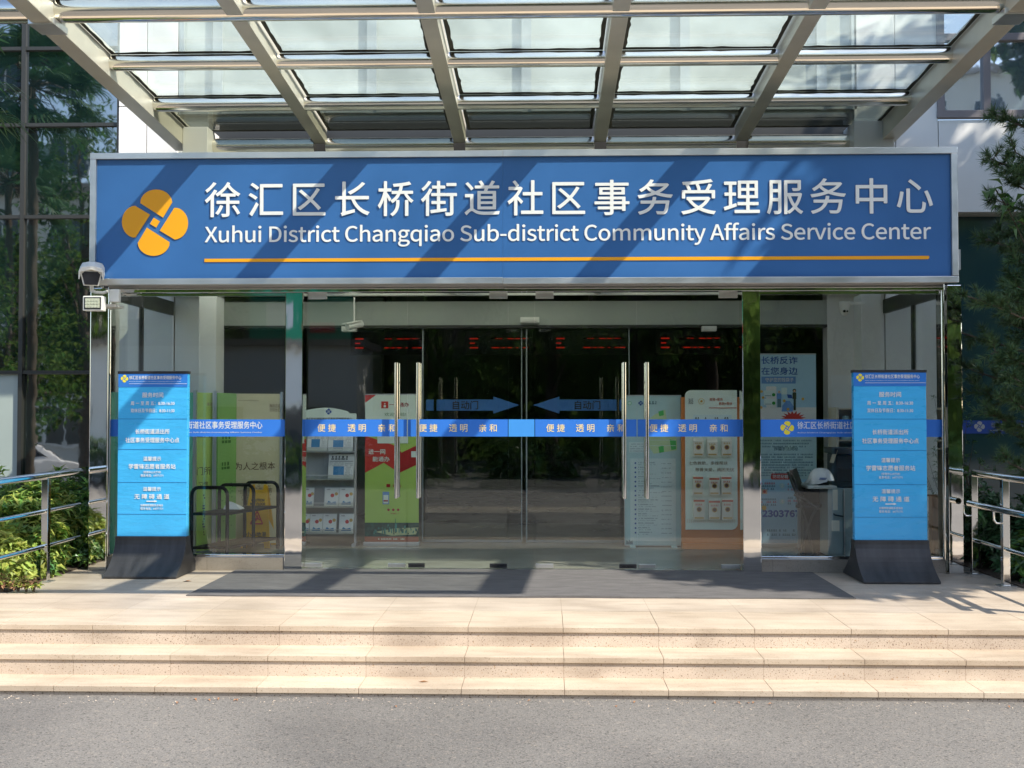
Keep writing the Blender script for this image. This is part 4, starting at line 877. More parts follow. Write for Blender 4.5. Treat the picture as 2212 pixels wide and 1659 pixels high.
sheet('newspaper', 'folded newspaper alone on the second rack shelf', 'newspaper', PX(708), PX(763), AZ(1034, YR), .25, 'newspapers in the rack', news, nm)
for i, (a, b_, row, lb) in enumerate(((657, 677, 1095, 'white leaflet at the left edge of the third rack shelf'), (700, 731, 1095, 'white leaflet in the middle of the third rack shelf'), (732, 763, 1095, 'white leaflet at the right of the third rack shelf'), (657, 668, 1152, 'white leaflet at the left edge of the bottom rack shelf'), (669, 696, 1152, 'white leaflet second from left on the bottom rack shelf'), (697, 726, 1152, 'white leaflet third from left on the bottom rack shelf'), (732, 763, 1152, 'white leaflet at the right of the bottom rack shelf'))):
    sheet('leaflet', lb, 'leaflet', PX(a), PX(b_), AZ(row-1, YR), .19, 'white leaflets in the rack', bro, bmx, .002*(i % 2))
# green pull-up banner
YB = 1.70; x0, x1 = AX(789, YB), AX(905, YB); z0, z1 = .04, AZ(853, YB)
T = thing('pull_up_banner', 'green and red pull-up banner beside the newspaper rack', 'banner', ((x0+x1)/2, YB, .006))
MB().box(x0-.01, x1+.01, YB-.06, YB+.06, .006, .045).build('foot', 'alu', T, bevel=.006)
MB().box(x0-.003, x1+.003, YB-.004, YB+.012, z1, z1+.012).box((x0+x1)/2-.008, (x0+x1)/2+.008, YB+.006, YB+.02, .04, z1).build('pole', 'alu', T)
u = lambda a: x0+(x1-x0)*a
v = lambda py: AZ(py, YB)
mb = MB(); mb.box(x0, x1, YB-.003, YB+.003, v(1100), z1, 0); mb.box(x0, x1, YB-.0032, YB+.003, .045, v(1100), 0); y = YB-.0045
b = lambda p: (p-789)/116
V = [(u(0), y, v(940)), (u(.62), y, v(966)), (u(.34), y, v(1001)), (u(0), y, v(1022))]
mb.build('banner_sheet', ['banner_lime'], T)
pr = MB()
pr.rect(u(0), u(1), v(942), z1, y+.001, 0, .001)
pr.prism([(u(0), z1), (u(0), v(870)), (u(.2), z1)], y-.001, y, 1)
pr.rect(u(.30), u(.43), v(882), v(867), y, 1); pr.disc(u(.365), v(872), y-.0025, .007, 0); pr.rect(u(.345), u(.385), v(880), v(875), y-.0025, 0)
text(pr, '一网通办', u(.63), v(874), y-.001, h=.042, w=.2, mi=2, bold=.01); text(pr, '欢迎体验!', u(.56), v(895), y-.001, h=.035, w=.22, mi=7)
pr.prism([(u(0), v(1022)), (u(.35), v(1000)), (u(.64), v(1022)), (u(.64), v(966)), (u(0), v(941))], y-.001, y, 1)
pr.prism([(u(.64), v(1022)), (u(1), v(1002)), (u(1), v(960)), (u(.68), v(978)), (u(.64), v(974))], y-.0012, y-.0002, 2)
text(pr, '进一网', u(.22), v(976), y-.003, h=.05, w=.17, mi=0, bold=.02); text(pr, '能通办', u(.30), v(992), y-.003, h=.05, w=.17, mi=0, bold=.02)
pr.rect(u(.23), u(.80), v(958), v(938), y-.0015, 0); pr.rect(u(.86), u(.95), v(988), v(975), y-.002, 0)
pr.rect(u(.40), u(.47), v(1053), v(1046), y, 2); text(pr, '随申办', u(.6), v(1050), y-.001, h=.028, mi=2, bold=.01)
pr.rect(u(.33), u(.45), v(1090), v(1063), y, 3); pr.rect(u(.345), u(.435), v(1088), v(1070), y-.0021, 0); pr.rect(u(.35), u(.43), v(1084), v(1081), y-.0042, 2)
for k in range(3): pr.disc(u(.44+.09*k), v(1102), y, .013, 2, n=12)
r = random.Random(8); dashes(pr, u(.46), u(.62), v(1110), y, .012, 2, r)
pr.rect(u(0), u(1), v(1160), v(1130), y, 5); pr.prism([(u(.2), v(1150)), (u(.55), v(1142)), (u(1), v(1140)), (u(.95), v(1155)), (u(.5), v(1158))], y-.003, y-.0021, 6)
for k in range(46):
    xx = u(min(.96, max(.03, r.gauss(.55, .24)))); hh = r.uniform(.008, .03)+max(0, .03-abs(xx-u(.56))*.2); zz = v(1145)+r.uniform(-.05, .015); pr.rect(xx-.005, xx+.006, zz, zz+hh, y-.003-.0001*k, 4 if r.random() < .6 else 5, .0005)
pr.rect(u(.565), u(.575), v(1145), v(1121), y-.008, 4, .0005)
pr.rect(u(0), u(1), .046, v(1160), y-.0005, 8); dashes(pr, u(.25), u(.75), v(1165), y-.003, .014, 0, r)
pr.build('banner_print', ['banner_white', 'banner_red', 'banner_darkred', 'fraud_mid', 'city_teal', 'city_dark', 'city_sand', 'green_ink', 'footer_brown'], T, solid=True)
# ================================================================== THINGS INSIDE, RIGHT
YM = 1.68; x0, x1 = AX(1349, YM), AX(1470, YM); z1 = AZ(855, YM); u = lambda p: AX(p, YM); v = lambda py: AZ(py, YM)
T = thing('map_board', 'pale blue district map board with a long list under it', 'notice board', ((x0+x1)/2, YM, .006))
MB().box(x0, x1, YM, YM+.03, .02, z1).box(x0+.05, x0+.1, YM-.12, YM+.15, .006, .022).box(x1-.1, x1-.05, YM-.12, YM+.15, .006, .022).build('board', 'map_bg', T, bevel=.003)
MB().box(x0-.006, x0, YM-.006, YM+.032, .02, z1).box(x1, x1+.006, YM-.006, YM+.032, .02, z1).box(x0-.006, x1+.006, YM-.006, YM+.032, z1, z1+.008).box(x0-.006, x1+.006, YM-.006, YM+.032, .012, .02).build('board_frame', 'alu', T)
pr = MB(); y = YM-.001
emblem(pr, u(1384), v(871), y-.001, .024, 3); pr.disc(u(1360), v(871), y, .02, 1); pr.disc(u(1360), v(871), y-.0022, .015, 4)
dashes(pr, u(1402), u(1418), v(870), y-.001, .03, 5, random.Random(1), .9)
pr.prism([(u(1415), v(895)), (u(1437), v(885)), (u(1440), v(905)), (u(1462), v(950)), (u(1462), v(972)), (u(1412), v(980)), (u(1398), v(960)), (u(1396), v(910))], y-.001, y, 2)
for P in ([(1422, 889), (1433, 886), (1434, 897), (1424, 899)], [(1422, 965), (1433, 962), (1434, 976), (1424, 978)], [(1446, 948), (1460, 952), (1460, 970), (1450, 972)], [(1402, 905), (1420, 905), (1420, 925), (1404, 925)]): pr.prism([(u(a), v(b_)) for a, b_ in reversed(P)], y-.002, y-.001, 1 if P[0][0] != 1402 else 4)
for k in range(5): pr.rect(u(1400), u(1460), v(915+12*k), v(914+12*k), y-.003, 4, .0004)
pr.rect(u(1358), u(1394), v(977), v(955), y, 4); pr.rect(u(1361), u(1459), v(1168), v(990), y, 4)
r = random.Random(2)
for k in range(4): dashes(pr, u(1361), u(1391), v(959+5*k), y-.0025, .008, 5, r)
for k in range(16):
    pr.disc(u(1372), v(1000+10*k), y-.0022, .009, 3, n=10, t=.001); dashes(pr, u(1378), u(1378)+r.uniform(.08, .22), v(999+10*k), y-.0025, .010, 5, r); dashes(pr, u(1378), u(1378)+r.uniform(.1, .26), v(1003.5+10*k), y-.0025, .006, 5, r, .6); dashes(pr, u(1428), u(1450), v(1001+10*k), y-.0025, .007, 5, r, .7)
for k in range(12): xx = u(1352+k*1.2); pr.rect(xx, xx+.004, .03, .03+r.uniform(.02, .05), y, 5)
pr.build('board_print', ['map_bg', 'map_green', 'map_pale', 'map_blue', 'map_panel', 'map_text'], T, solid=True)
YO = 1.5; x0, x1 = AX(1473, YO), AX(1600, YO); u = lambda p: AX(p, YO); v = lambda py: AZ(py, YO)
T = thing('orange_display', 'orange display board with a white rounded panel holding nine packets', 'display board', ((x0+x1)/2, YO, .006))
MB().box(x0, x1, YO+.02, YO+.1, .006, v(858)).box(x0, x1, YO-.02, YO+.13, .006, .06).build('backing', 'orange_board', T, bevel=.004)
def rrect(a, b_, z0, z1, r_, cs='1111'):
    P = []
    for i, (cx_, cz_, st) in enumerate(((b_-r_, z0+r_, -90), (b_-r_, z1-r_, 0), (a+r_, z1-r_, 90), (a+r_, z0+r_, 180))):
        if cs[i] == '1': P += [(cx_+r_*math.cos(R(st+t)), cz_+r_*math.sin(R(st+t))) for t in range(0, 91, 15)]
        else: P.append([(b_, z0), (b_, z1), (a, z1), (a, z0)][i])
    return P
MB().prism(rrect(u(1480), u(1592), v(1143), v(843), .06, '1010'), YO-.006, YO+.018).build('white_panel', 'banner_white', T, bevel=.002, solid=True)
pr = MB(); y = YO-.008
text(pr, '海派', u(1492), v(867), y, h=.06, w=.05, mi=2); pr.disc(u(1515), v(867), y, .03, 0, n=24); pr.disc(u(1515), v(867), y-.0022, .026, 3, n=24); pr.disc(u(1515), v(867), y-.0044, .013, 0, n=6)
text(pr, '政策+服务', u(1547), v(863), y, h=.03, w=.13, mi=1, bold=.01); text(pr, '救助+帮扶', u(1567), v(872), y, h=.03, w=.13, mi=1, bold=.01); pr.rect(u(1531), u(1591), v(882), v(880.5), y, 1)
pr.rect(u(1497), u(1580), v(920), v(896), y, 4); 
for k in range(4): dashes(pr, u(1501+21*k), u(1512+21*k), v(903), y-.003, .02, 2, r)
text(pr, '七色救助，多维帮扶', u(1529), v(1000), y, h=.036, w=.38, mi=5, bold=.008); text(pr, '慈善关爱，病困无忧', u(1543), v(1014), y, h=.036, w=.38, mi=5, bold=.008)
for k in range(24): xx = u(1482+4.4*k); pr.prism([(xx, v(1128)), (xx+.014, v(1128)), (xx+.014, v(1124-4*r.random())), (xx+.004, v(1122-4*r.random()))], y-.0006, y, 6)
pr.build('panel_print', ['coin', 'orange_print', 'ink', 'banner_white', 'map_panel', 'tan_print', 'packet'], T, solid=True)
for ri, (pya, pyb, wd, nm_) in enumerate(((946, 985, 11, 'top'), (1027, 1068, 11, 'middle'), (1076, 1121, 12, 'bottom'))):
    for ci, pc in enumerate(((1507, 1537, 1568), (1506, 1541, 1567), (1508, 1541, 1569))[ri]):
        xa, xb = u(pc-wd), u(pc+wd); za, zc_ = v(pyb), v(pya+(2 if ci == 1 else 0))
        mb = MB().prismx([(YO-.05, za), (YO-.008, za), (YO-.008, zc_), (YO-.022, zc_), (YO-.05, zc_-.03)], xa, xb, 0); yy = YO-.0505
        mb.disc((xa+xb)/2, (za+zc_)/2, yy, .026, 1, n=12, t=.001); mb.disc((xa+xb)/2, (za+zc_)/2, yy-.0012, .018, 2, n=10, t=.001); mb.rect(xa+.01, xb-.01, za+.012, za+.026, yy, 1, .001)
        if ri: mb.rect(xa+.001, xb-.001, zc_-.028, zc_-.012, YO-.046, 3, .003)
        dashes(mb, xa+.018, xb-.018, zc_-.055 if ri else zc_-.05, yy-.0005, .016, 3 if ri else 1, random.Random(ci), .95)
        o = mb.build('packet', ['packet', 'packet_gold', 'packet_art', 'orange_print'], solid=True)
        tag(o, f'small printed paper packet, {("left", "middle", "right")[ci]} one in the {nm_} row on the white panel', 'packet', 'printed packets on the orange display')
# anti-fraud pull-up banner
YF = 1.72; x0, x1 = AX(1640, YF), AX(1763, YF); z1 = AZ(767, YF); u = lambda p: AX(p, YF); v = lambda py: AZ(py, YF)
T = thing('anti_fraud_banner', 'tall pale blue pull-up banner with dark blue headline behind the right glass', 'banner', ((x0+x1)/2, YF, .006))
MB().box(x0-.01, x1+.01, YF-.06, YF+.06, .006, .045).build('foot', 'alu', T, bevel=.006)
MB().box((x0+x1)/2-.008, (x0+x1)/2+.008, YF+.006, YF+.02, .04, z1).box(x0-.003, x1+.003, YF-.004, YF+.012, z1, z1+.012).build('pole', 'alu', T)
MB().box(x0, x1, YF-.003, YF+.003, .045, z1).build('banner_sheet', 'fraud_bg', T)
pr = MB(); y = YF-.0045
text(pr, '长桥反诈', u(1684), v(779), y, h=.075, w=.36, mi=1, bold=.02); text(pr, '在您身边', u(1684), v(802), y, h=.075, w=.36, mi=1, bold=.02)
pr.rect(u(1645), u(1719), v(829), v(814), y+.001, 2, .001); text(pr, '守护您的钱袋子', u(1684), v(821), y-.001, h=.042, w=.28, mi=0, bold=.01)
pr.rect(u(1641), u(1763), v(943), v(880), y+.0012, 0, .0005); pr.rect(u(1641), u(1763), v(1034), v(943), y+.0012, 9, .0005)
pr.prism(rrect(u(1655), u(1677), v(880), v(835), .012), y-.001, y, 0)
for k in (0, 1): pr.rect(u(1650), u(1675), v(857+18*k), v(844+18*k), y-.0012, 3); pr.disc(u(1671), v(853+18*k), y-.0035, .017, 4, n=14); pr.rect(u(1652), u(1666), v(855.5+18*k), v(854.5+18*k), y-.0035, 5, .0006)
pr.prism(rrect(u(1678), u(1688), v(862), v(850), .008), y-.001, y, 2); pr.rect(u(1679), u(1687), v(880), v(862), y, 5); pr.disc(u(1683), v(847), y, .013, 8, n=12); pr.rect(u(1688), u(1700), v(852), v(838), y, 3)
pr.rect(u(1712), u(1720), v(862), v(848), y, 6); pr.rect(u(1714), u(1719), v(886), v(862), y, 6); pr.disc(u(1716), v(844), y, .018, 6, n=14); pr.disc(u(1716), v(845), y-.0022, .011, 8, n=12); pr.prism([(u(1702), v(860)), (u(1712), v(861)), (u(1710), v(853)), (u(1700), v(852))], y-.001, y, 1)
pr.prism([(u(1688), v(889)), (u(1712), v(889)), (u(1714), v(878)), (u(1706), v(866)), (u(1698), v(866)), (u(1690), v(876))], y-.0014, y-.0004, 2)
for a, c in ((1645, 846), (1648, 859), (1694, 866), (1734, 862), (1644, 880), (1702, 884)): pr.disc(u(a), v(c), y-.0016, .014, 7, n=12)
P = []; 
for k in range(18): a = math.pi*k/17; q = 1 if k % 2 else .62; P.append((u(1713)+.13*math.cos(a)*q, v(905)+.085*math.sin(a)*q))
pr.prism(P, y-.001, y, 10)
for k in range(3): dashes(pr, u(1642), u(1752-6*k), v(951+6.5*k), y-.001, .014, 5, random.Random(k), .9)
text(pr, '诈骗手法揭秘', u(1697), v(969), y-.001, h=.036, w=.24, mi=5, bold=.006)
for k in range(9): dashes(pr, u(1643), u(1755-14*((k+1) % 3 == 0)), v(981+5.6*k), y-.001, .014, 5, random.Random(30+k), .9)
pr.prism(rrect(u(1664), u(1706), v(1035), v(1022), .02), y-.001, y, 10); text(pr, '防范秘籍', u(1685), v(1028.5), y-.003, h=.036, w=.15, mi=0, bold=.01)
for k, (a, c) in enumerate(((1688, 1048), (1688, 1082))): pr.disc(u(a), v(c), y, .027, 9, n=20); text(pr, '24'[k], u(a), v(c), y-.003, h=.032, mi=0, bold=.02)
for k in range(3): dashes(pr, u(1643), u(1673), v(1043+6*k), y-.001, .018, (10, 5, 5)[k], random.Random(60+k)); dashes(pr, u(1643), u(1676), v(1077+6*k), y-.001, .018, (5, 10, 5)[k], random.Random(70+k)); dashes(pr, u(1700), u(1735), v(1044+6*k), y-.001, .018, (10, 5, 10)[k], random.Random(80+k)); dashes(pr, u(1700), u(1722), v(1074+6*k), y-.001, .018, (5, 10, 5)[k], random.Random(90+k))
pr.rect(u(1644), u(1656), v(1066), v(1056), y, 8); pr.disc(u(1650), v(1061), y-.0022, .015, 10, n=12); pr.disc(u(1649), v(1096), y, .025, 7, n=12)
text(pr, '2303767', u(1686), v(1108), y-.001, h=.062, w=.37, mi=1, bold=.03)
for k in range(2): dashes(pr, u(1655), u(1716), v(1144+9*k), y-.001, .02, 5, random.Random(100+k), .75)
pr.build('banner_print', ['paper', 'fraud_blue', 'fraud_mid', 'map_panel', 'check_green', 'map_text', 'olive', 'coin', 'skin_print', 'map_bg', 'banner_red'], T, solid=True)
# folding chair, side view
YH = .95; u = lambda p: AX(p, YH); v = lambda py: AZ(py, YH)
T = thing('folding_chair', 'black folding chair with chromed legs standing beside the grey cabinet', 'chair', (u(1735), YH, .006))
a_, b_ = (u(1706), v(1014)), (u(1745), v(1090))
mb = MB()
hw = .19
for s_ in (0,):
    A = Vector((u(1712), 0, v(1013))); C = Vector((u(1730), 0, v(1068))); d = (C-A).normalized(); n_ = Vector((d.z, 0, -d.x))
    V = []
    for yy in (YH-hw, YH+hw):
        for (p, o) in ((A, -.012), (A, .012), (C, .016), (C, -.016)): q = p+n_*o; V.append((q.x+ (yy-YH)*.35, yy, q.z))
    mb.add(V, [(0, 1, 2, 3), (7, 6, 5, 4), (0, 4, 5, 1), (1, 5, 6, 2), (2, 6, 7, 3), (3, 7, 4, 0)])
mb.build('backrest', 'black_plastic', T, bevel=.006, solid=True)
mb = MB(); V = []
for z in (0, .03): V += [(u(1722)-.065, YH-hw, v(1092)+z), (u(1772)-.065, YH-hw, v(1096)+z), (u(1772)+.065, YH+hw, v(1096)+z), (u(1722)+.065, YH+hw, v(1092)+z)]
mb.add(V, [(0, 3, 2, 1), (4, 5, 6, 7), (0, 1, 5, 4), (1, 2, 6, 5), (2, 3, 7, 6), (3, 0, 4, 7)]); mb.build('seat', 'black_plastic', T, bevel=.01)
for yy in (-hw, hw):
    k = yy*.35
    MB().tube([(u(1707)+k, YH+yy, v(1016)), (u(1726)+k, YH+yy, v(1066)), (u(1748)+k, YH+yy, v(1130)), (u(1760)+k, YH+yy, .02)], .011, n=8).build('leg', 'mullion', T, smooth=True)
    MB().tube([(u(1768)+k, YH+yy, v(1092)), (u(1757)+k, YH+yy, v(1110)), (u(1728)+k, YH+yy, .02)], .011, n=8).build('leg', 'mullion', T, smooth=True)
    MB().tube([(u(1720)+k, YH+yy, v(1064)), (u(1738)+k, YH+yy, v(1072)), (u(1765)+k, YH+yy, v(1090))], .012, n=8).build('arm_bar', 'mullion', T, smooth=True)
MB().tube([(u(1728)-hw*.35, YH-hw, .022), (u(1728)+hw*.35, YH+hw, .022)], .010, n=8).tube([(u(1760)-hw*.35, YH-hw, .022), (u(1760)+hw*.35, YH+hw, .022)], .010, n=8).build('floor_bar', 'mullion', T, smooth=True)
# cabinet, desk, helmet
YD = .78; u = lambda p: AX(p, YD); v = lambda py: AZ(py, YD); xd0, xd1 = u(1787), u(1858)
T = thing('cabinet', 'grey-blue metal cabinet with taped notes behind the right standing sign', 'cabinet', (u(1820), YD, .006))
MB().box(xd0, xd1, YD, YD+.5, .03, v(1054)).build('body', 'cabinet', T, bevel=.004)
MB().box(xd0-.004, xd0+.13, YD-.012, YD-.001, .05, v(1056)).build('door', 'cabinet', T, bevel=.003)
MB().box(xd0+.14, xd0+.148, YD-.02, YD-.002, .05, v(1054)).build('door_edge', 'alu', T)
MB().tube([(xd0+.05, YD-.014, v(1108)), (xd0+.055, YD-.035, v(1110)), (xd0+.13, YD-.035, v(1113)), (xd0+.135, YD-.014, v(1113))], .007, n=8).build('handle', 'black_metal', T)
MB().box(xd0+.04, xd0+.085, YD-.0145, YD-.013, v(1100), v(1056)).box(xd0+.03, xd0+.1, YD-.0145, YD-.013, v(1145), v(1122)).build('taped_note', 'packet', T)
T = thing('desk', 'narrow pale desk top carrying the white helmet', 'desk', (u(1775), YD, .006))
zt = v(1048)
MB().box(u(1742), u(1806), YD-.02, YD+.55, zt-.03, zt).build('table_top', 'desk_top', T, bevel=.01)
for x in (u(1746),): MB().box(x, x+.03, YD+.45, YD+.49, .006, zt-.03).build('leg', 'alu', T)
MB().box(u(1752), u(1786), YD+.3, YD+.5, .006, zt-.031).build('modesty_panel', 'black_plastic', T)
hc = Vector((u(1779), YD+.12, zt+.002)); T = thing('safety_helmet', 'white rider helmet resting on the pale desk top', 'helmet', hc)
mb = MB(); prof = []; n = 20; m_ = 10; V = []; Fq = []
for j in range(m_+1):
    t = j/m_*math.pi/2
    for i in range(n):
        a = 2*math.pi*i/n; rr = math.cos(t)**.75 if t < math.pi/2-.01 else 0.001
        drop = 0
        if j == 0: drop = .03*max(0, math.cos(a*1+.2))*1 - .018*max(0, -math.cos(a))
        V.append((hc.x+.122*rr*math.cos(a), hc.y+.10*rr*math.sin(a), hc.z+.018+.138*math.sin(t)+(drop if j == 0 else 0)))
for j in range(m_):
    for i in range(n): Fq.append((j*n+i, j*n+(i+1) % n, (j+1)*n+(i+1) % n, (j+1)*n+i))
mb.add(V, Fq); mb.add([(hc.x-.13, hc.y-.05, hc.z+.02), (hc.x-.16, hc.y, hc.z+.012), (hc.x-.13, hc.y+.05, hc.z+.02), (hc.x-.10, hc.y+.06, hc.z+.06), (hc.x-.10, hc.y-.06, hc.z+.06)], [(0, 1, 2, 3, 4)]); mb.build('shell', 'helmet_white', T, smooth=True)
MB().cyl((hc.x+.045, hc.y-.105, hc.z+.03), (hc.x+.045, hc.y-.085, hc.z+.03), .014).box(hc.x-.03, hc.x+.06, hc.y-.06, hc.y+.06, hc.z, hc.z+.022).build('strap_fitting', 'black_plastic', T)
MB().box(hc.x-.035, hc.x+.03, hc.y-.1015, hc.y-.097, hc.z+.062, hc.z+.069).box(hc.x-.04, hc.x+.022, hc.y-.1025, hc.y-.098, hc.z+.052, hc.z+.057).build('helmet_print', 'fraud_blue', T)
T = thing('printer', 'black office machine standing on the grey cabinet', 'printer', (u(1835), YD+.25, v(1054)))
mb = MB().box(u(1812), u(1862), YD+.1, YD+.45, v(1054)+.001, v(982)).box(u(1806), u(1864), YD+.06, YD+.47, v(981), v(968)).box(u(1814), u(1850), YD+.08, YD+.1, v(1040), v(1010)); mb.build('body', 'black_plastic', T, bevel=.008)
MB().add([(u(1803), YD+.05, v(1000)), (u(1812), YD+.05, v(972)), (u(1812), YD+.2, v(972)), (u(1803), YD+.2, v(1000))], [(0, 1, 2, 3)]).build('paper_tray', 'pale_wood', T)
T = thing('shelf_unit', 'pale wooden shelf unit behind the right standing sign', 'shelf', (AX(1840, 1.4), 1.4, .006)); u = lambda p: AX(p, 1.4); v = lambda py: AZ(py, 1.4)
mb = MB().box(u(1806), u(1812), 1.4, 1.7, .006, v(880)).box(u(1880), u(1886), 1.4, 1.7, .006, v(880)).box(u(1812), u(1880), 1.685, 1.7, .006, v(881))
for py in (882, 950, 968): mb.box(u(1812), u(1880), 1.405, 1.684, v(py)-.012, v(py))
mb.build('carcass', 'pale_wood', T, bevel=.003)
o = MB().lathe([(.001, 0), (.05, 0), (.055, .03), (.055, .17), (.03, .2), (.028, .23), (.001, .235)], (u(1832), 1.5, v(950)+.002)).build('water_bottle', 'map_bg', smooth=True); tag(o, 'pale rounded bottle standing in the wooden shelf unit', 'bottle')
o = MB().box(AX(2004, .5), AX(2034, .5), .42, .5, .1, AZ(1070, .5)).box(AX(2004, .5)-.01, AX(2034, .5)+.005, .41, .51, AZ(1070, .5), AZ(1070, .5)+.015).build('wooden_chest', 'brown_wood', bevel=.004); tag(o, 'brown wooden chest between the right standing sign and the corner post', 'chest')
# cameras inside
xq, zq = at(1824, 672, 1.25); T = thing('dome_camera', 'small white dome camera on the right inner pillar', 'camera', (xq, 1.25, zq))
MB().cyl((xq, 1.25, zq+.02), (xq, 1.25, zq+.09), .045, .055, n=20).box(xq+.03, xq+.2, 1.24, 1.27, zq+.06, zq+.09).build('housing', 'cam_white', T, bevel=.004)
mb = MB(); mb.lathe([(.001, -.045), (.025, -.038), (.04, -.015), (.044, .012), (.044, .02)], (xq, 1.25, zq), n=18); mb.build('dome', 'cam_white', T, smooth=True)
MB().cyl((xq-.012, 1.20, zq-.005), (xq-.012, 1.215, zq-.005), .013).cyl((xq+.016, 1.20, zq-.005), (xq+.016, 1.215, zq-.005), .009).build('lens', 'lens_black', T)
xq, zq = at(765, 703, 1.5); T = thing('indoor_camera', 'white bullet camera hanging behind the upper left door glass', 'camera', (xq, 1.5, zq))
mb = MB(); mb.x = Matrix.Translation((xq, 1.5, zq)) @ Matrix.Rotation(R(-40), 4, 'Z') @ Matrix.Rotation(R(12), 4, 'X'); mb.cyl((0, -.09, 0), (0, .1, 0), .034, n=18).box(-.04, .04, -.12, .08, .03, .04); mb.build('housing', 'cam_white', T, smooth=True)
MB().cyl((xq, 1.5, zq+.03), (xq, 1.5, 2.5), .008).build('drop_rod', 'cam_white', T)
# ================================================================== STREET BEHIND (seen in the glass and steel)
def tree_mesh(seed, h=8.5, cr=2.6, n=3800, ls=.26):
    r = random.Random(seed); tr = MB(); lf = MB()
    tr.tube([(0, 0, 0), (.1, .05, h*.25), (-.05, .1, h*.45), (.1, 0, h*.75)], [.2, .16, .12, .04], n=9)
    cl = []
    for i in range(26):
        d = rdir(r); c = Vector((d.x*cr*r.uniform(.45, 1), d.y*cr*r.uniform(.45, 1), h*.62+d.z*h*.32)); cl.append((c, r.uniform(.5, .95)))
        if i < 14: tr.tube([(0, 0, h*r.uniform(.22, .5)), c*.5+Vector((0, 0, h*.2)), c], [.06, .04, .012], n=6)
    for i in range(n):
        c, rad = cl[r.randrange(len(cl))]; p = c+rdir(r)*rad*r.random()**.4
        leafpt(lf, p, rdir(r)+Vector((0, 0, -.3)), Vector((0, 0, 1)), ls*r.uniform(.7, 1.3), ls*.6, 0)
    return tr, lf
def tree(seed, loc, label, **k):
    T = thing('street_tree', label, 'tree', loc, 'trees along the far side of the road'); tr, lf = tree_mesh(seed, **k)
    for m_ in (tr, lf): m_.v = [(a+loc[0], b_+loc[1], c+loc[2]) for a, b_, c in m_.v]
    tr.build('trunk', 'bark', T, smooth=True); lf.build('crown', 'leaf_tree', T); return T
t0 = tree(1, (-2.5, -19, ROAD), 'leafy street tree opposite the doors'); t1 = tree(2, (2.5, -20.5, ROAD), 'leafy street tree opposite the right half of the doors', h=9.5, cr=3)
for i, (x, y, s_, z_, lb) in enumerate(((-7.2, -20.5, .95, 1, 'street tree opposite the left standing sign'), (7.3, -19.5, 1.05, 0, 'street tree opposite the right standing sign'), (12.2, -20, .95, 1, 'street tree opposite the pine'), (0.2, -24, 1.1, 0, 'taller street tree in the second row behind the doors axis'), (-12.5, -17.5, .8, 0, 'street tree opposite the sunlit hedge'), (5.0, -25, 1.15, 1, 'taller street tree in the second row to the right'))):
    dup((t0, t1)[z_], (x, y, ROAD), lb, rz=i*1.3, sc=s_)
tree(5, (8.35, -2.1, ROAD), 'broad shade tree standing right of the entrance', h=10.2, cr=2.8, n=11000, ls=.25); tree(6, (8.0, -.5, ROAD), 'taller shade tree standing farther right of the entrance', h=13, cr=1.9, n=3000, ls=.26)
mb = MB(); r = random.Random(77)
for i in range(15000):
    p = Vector((r.uniform(-34, 34), r.uniform(-31, -27), 0)); p.z = ROAD+r.random()**.8*(6.5+2.2*noise.noise(Vector((p.x*.25, p.y*.3, 3)))); leafpt(mb, p, rdir(r), Vector((0, 0, 1)), r.uniform(.4, .7), .32, 0)
nx = 60
V = [(-36+72*i/nx, -29.6+1.1*noise.noise(Vector((i*.5, k*.8, 1))), ROAD+(7.2+2.6*noise.noise(Vector((i*.3, 0, 9))))*k/6) for k in range(7) for i in range(nx+1)]
mb.add(V, [(k*(nx+1)+i, k*(nx+1)+i+1, (k+1)*(nx+1)+i+1, (k+1)*(nx+1)+i) for k in range(6) for i in range(nx)])
tag(mb.build('far_wood', 'leaf_tree'), 'dark belt of trees and undergrowth across the road', 'wood', kind='stuff')
# row of bushes at the far kerb
for i in range(7):
    shrub(-10+3.2*i, -15.8+.4*(i % 2), ROAD, 1.5, .8, 1.25, 150, .22, .09, ['leaf_tree', 'leaf_dark'], ['far hedge bush opposite the left bed', 'far hedge bush opposite the left sign', 'far hedge bush left of the doors axis', 'far hedge bush opposite the doors', 'far hedge bush right of the doors axis', 'far hedge bush opposite the right sign', 'far hedge bush opposite the pine'][i], 200+i, 'bushes along the far kerb', 'far_bush', 'bush', r0=.5)
# fan palm mirrored in the left curtain wall
def palm(loc, h, rl, n, label, seed, fr=26):
    r = random.Random(seed); T = thing('palm_tree', label, 'tree', loc); tr = MB(); lf = MB(); c = Vector(loc)+Vector((0, 0, h))
    tr.tube([loc, Vector(loc)+Vector((.05, 0, h*.5)), c], [.10, .09, .08], n=10)
    for i in range(n):
        a = i*2.4+r.random()*.4; el = r.uniform(-.7, 1.25); d = Vector((math.cos(a)*math.cos(el), math.sin(a)*math.cos(el), math.sin(el)))
        pl = rl*r.uniform(.55, .8); e = c+d*pl+Vector((0, 0, -.12*pl)); tr.tube([c, c+d*pl*.5+Vector((0, 0, .05)), e], [.02, .014, .01], n=5)
        s_ = d.cross(Vector((0, 0, 1))).normalized(); up = s_.cross(d)
        for k in range(fr):
            t = (k/(fr-1)-.5)*R(230); q = (d*math.cos(t)+s_*math.sin(t)+up*.12).normalized(); L_ = rl*.62*(1-.25*abs(t)/2)*r.uniform(.9, 1.08); wv = q.cross(up).normalized()*.022*rl
            m1 = e+q*L_*.55; t1_ = e+q*L_+Vector((0, 0, -.28*L_*r.uniform(.6, 1.3)))
            lf.add([e, m1+wv, t1_, m1-wv], [(0, 1, 2, 3)])
    tr.build('trunk', 'twig', T, smooth=True); lf.build('crown', 'palm_leaf', T); return T
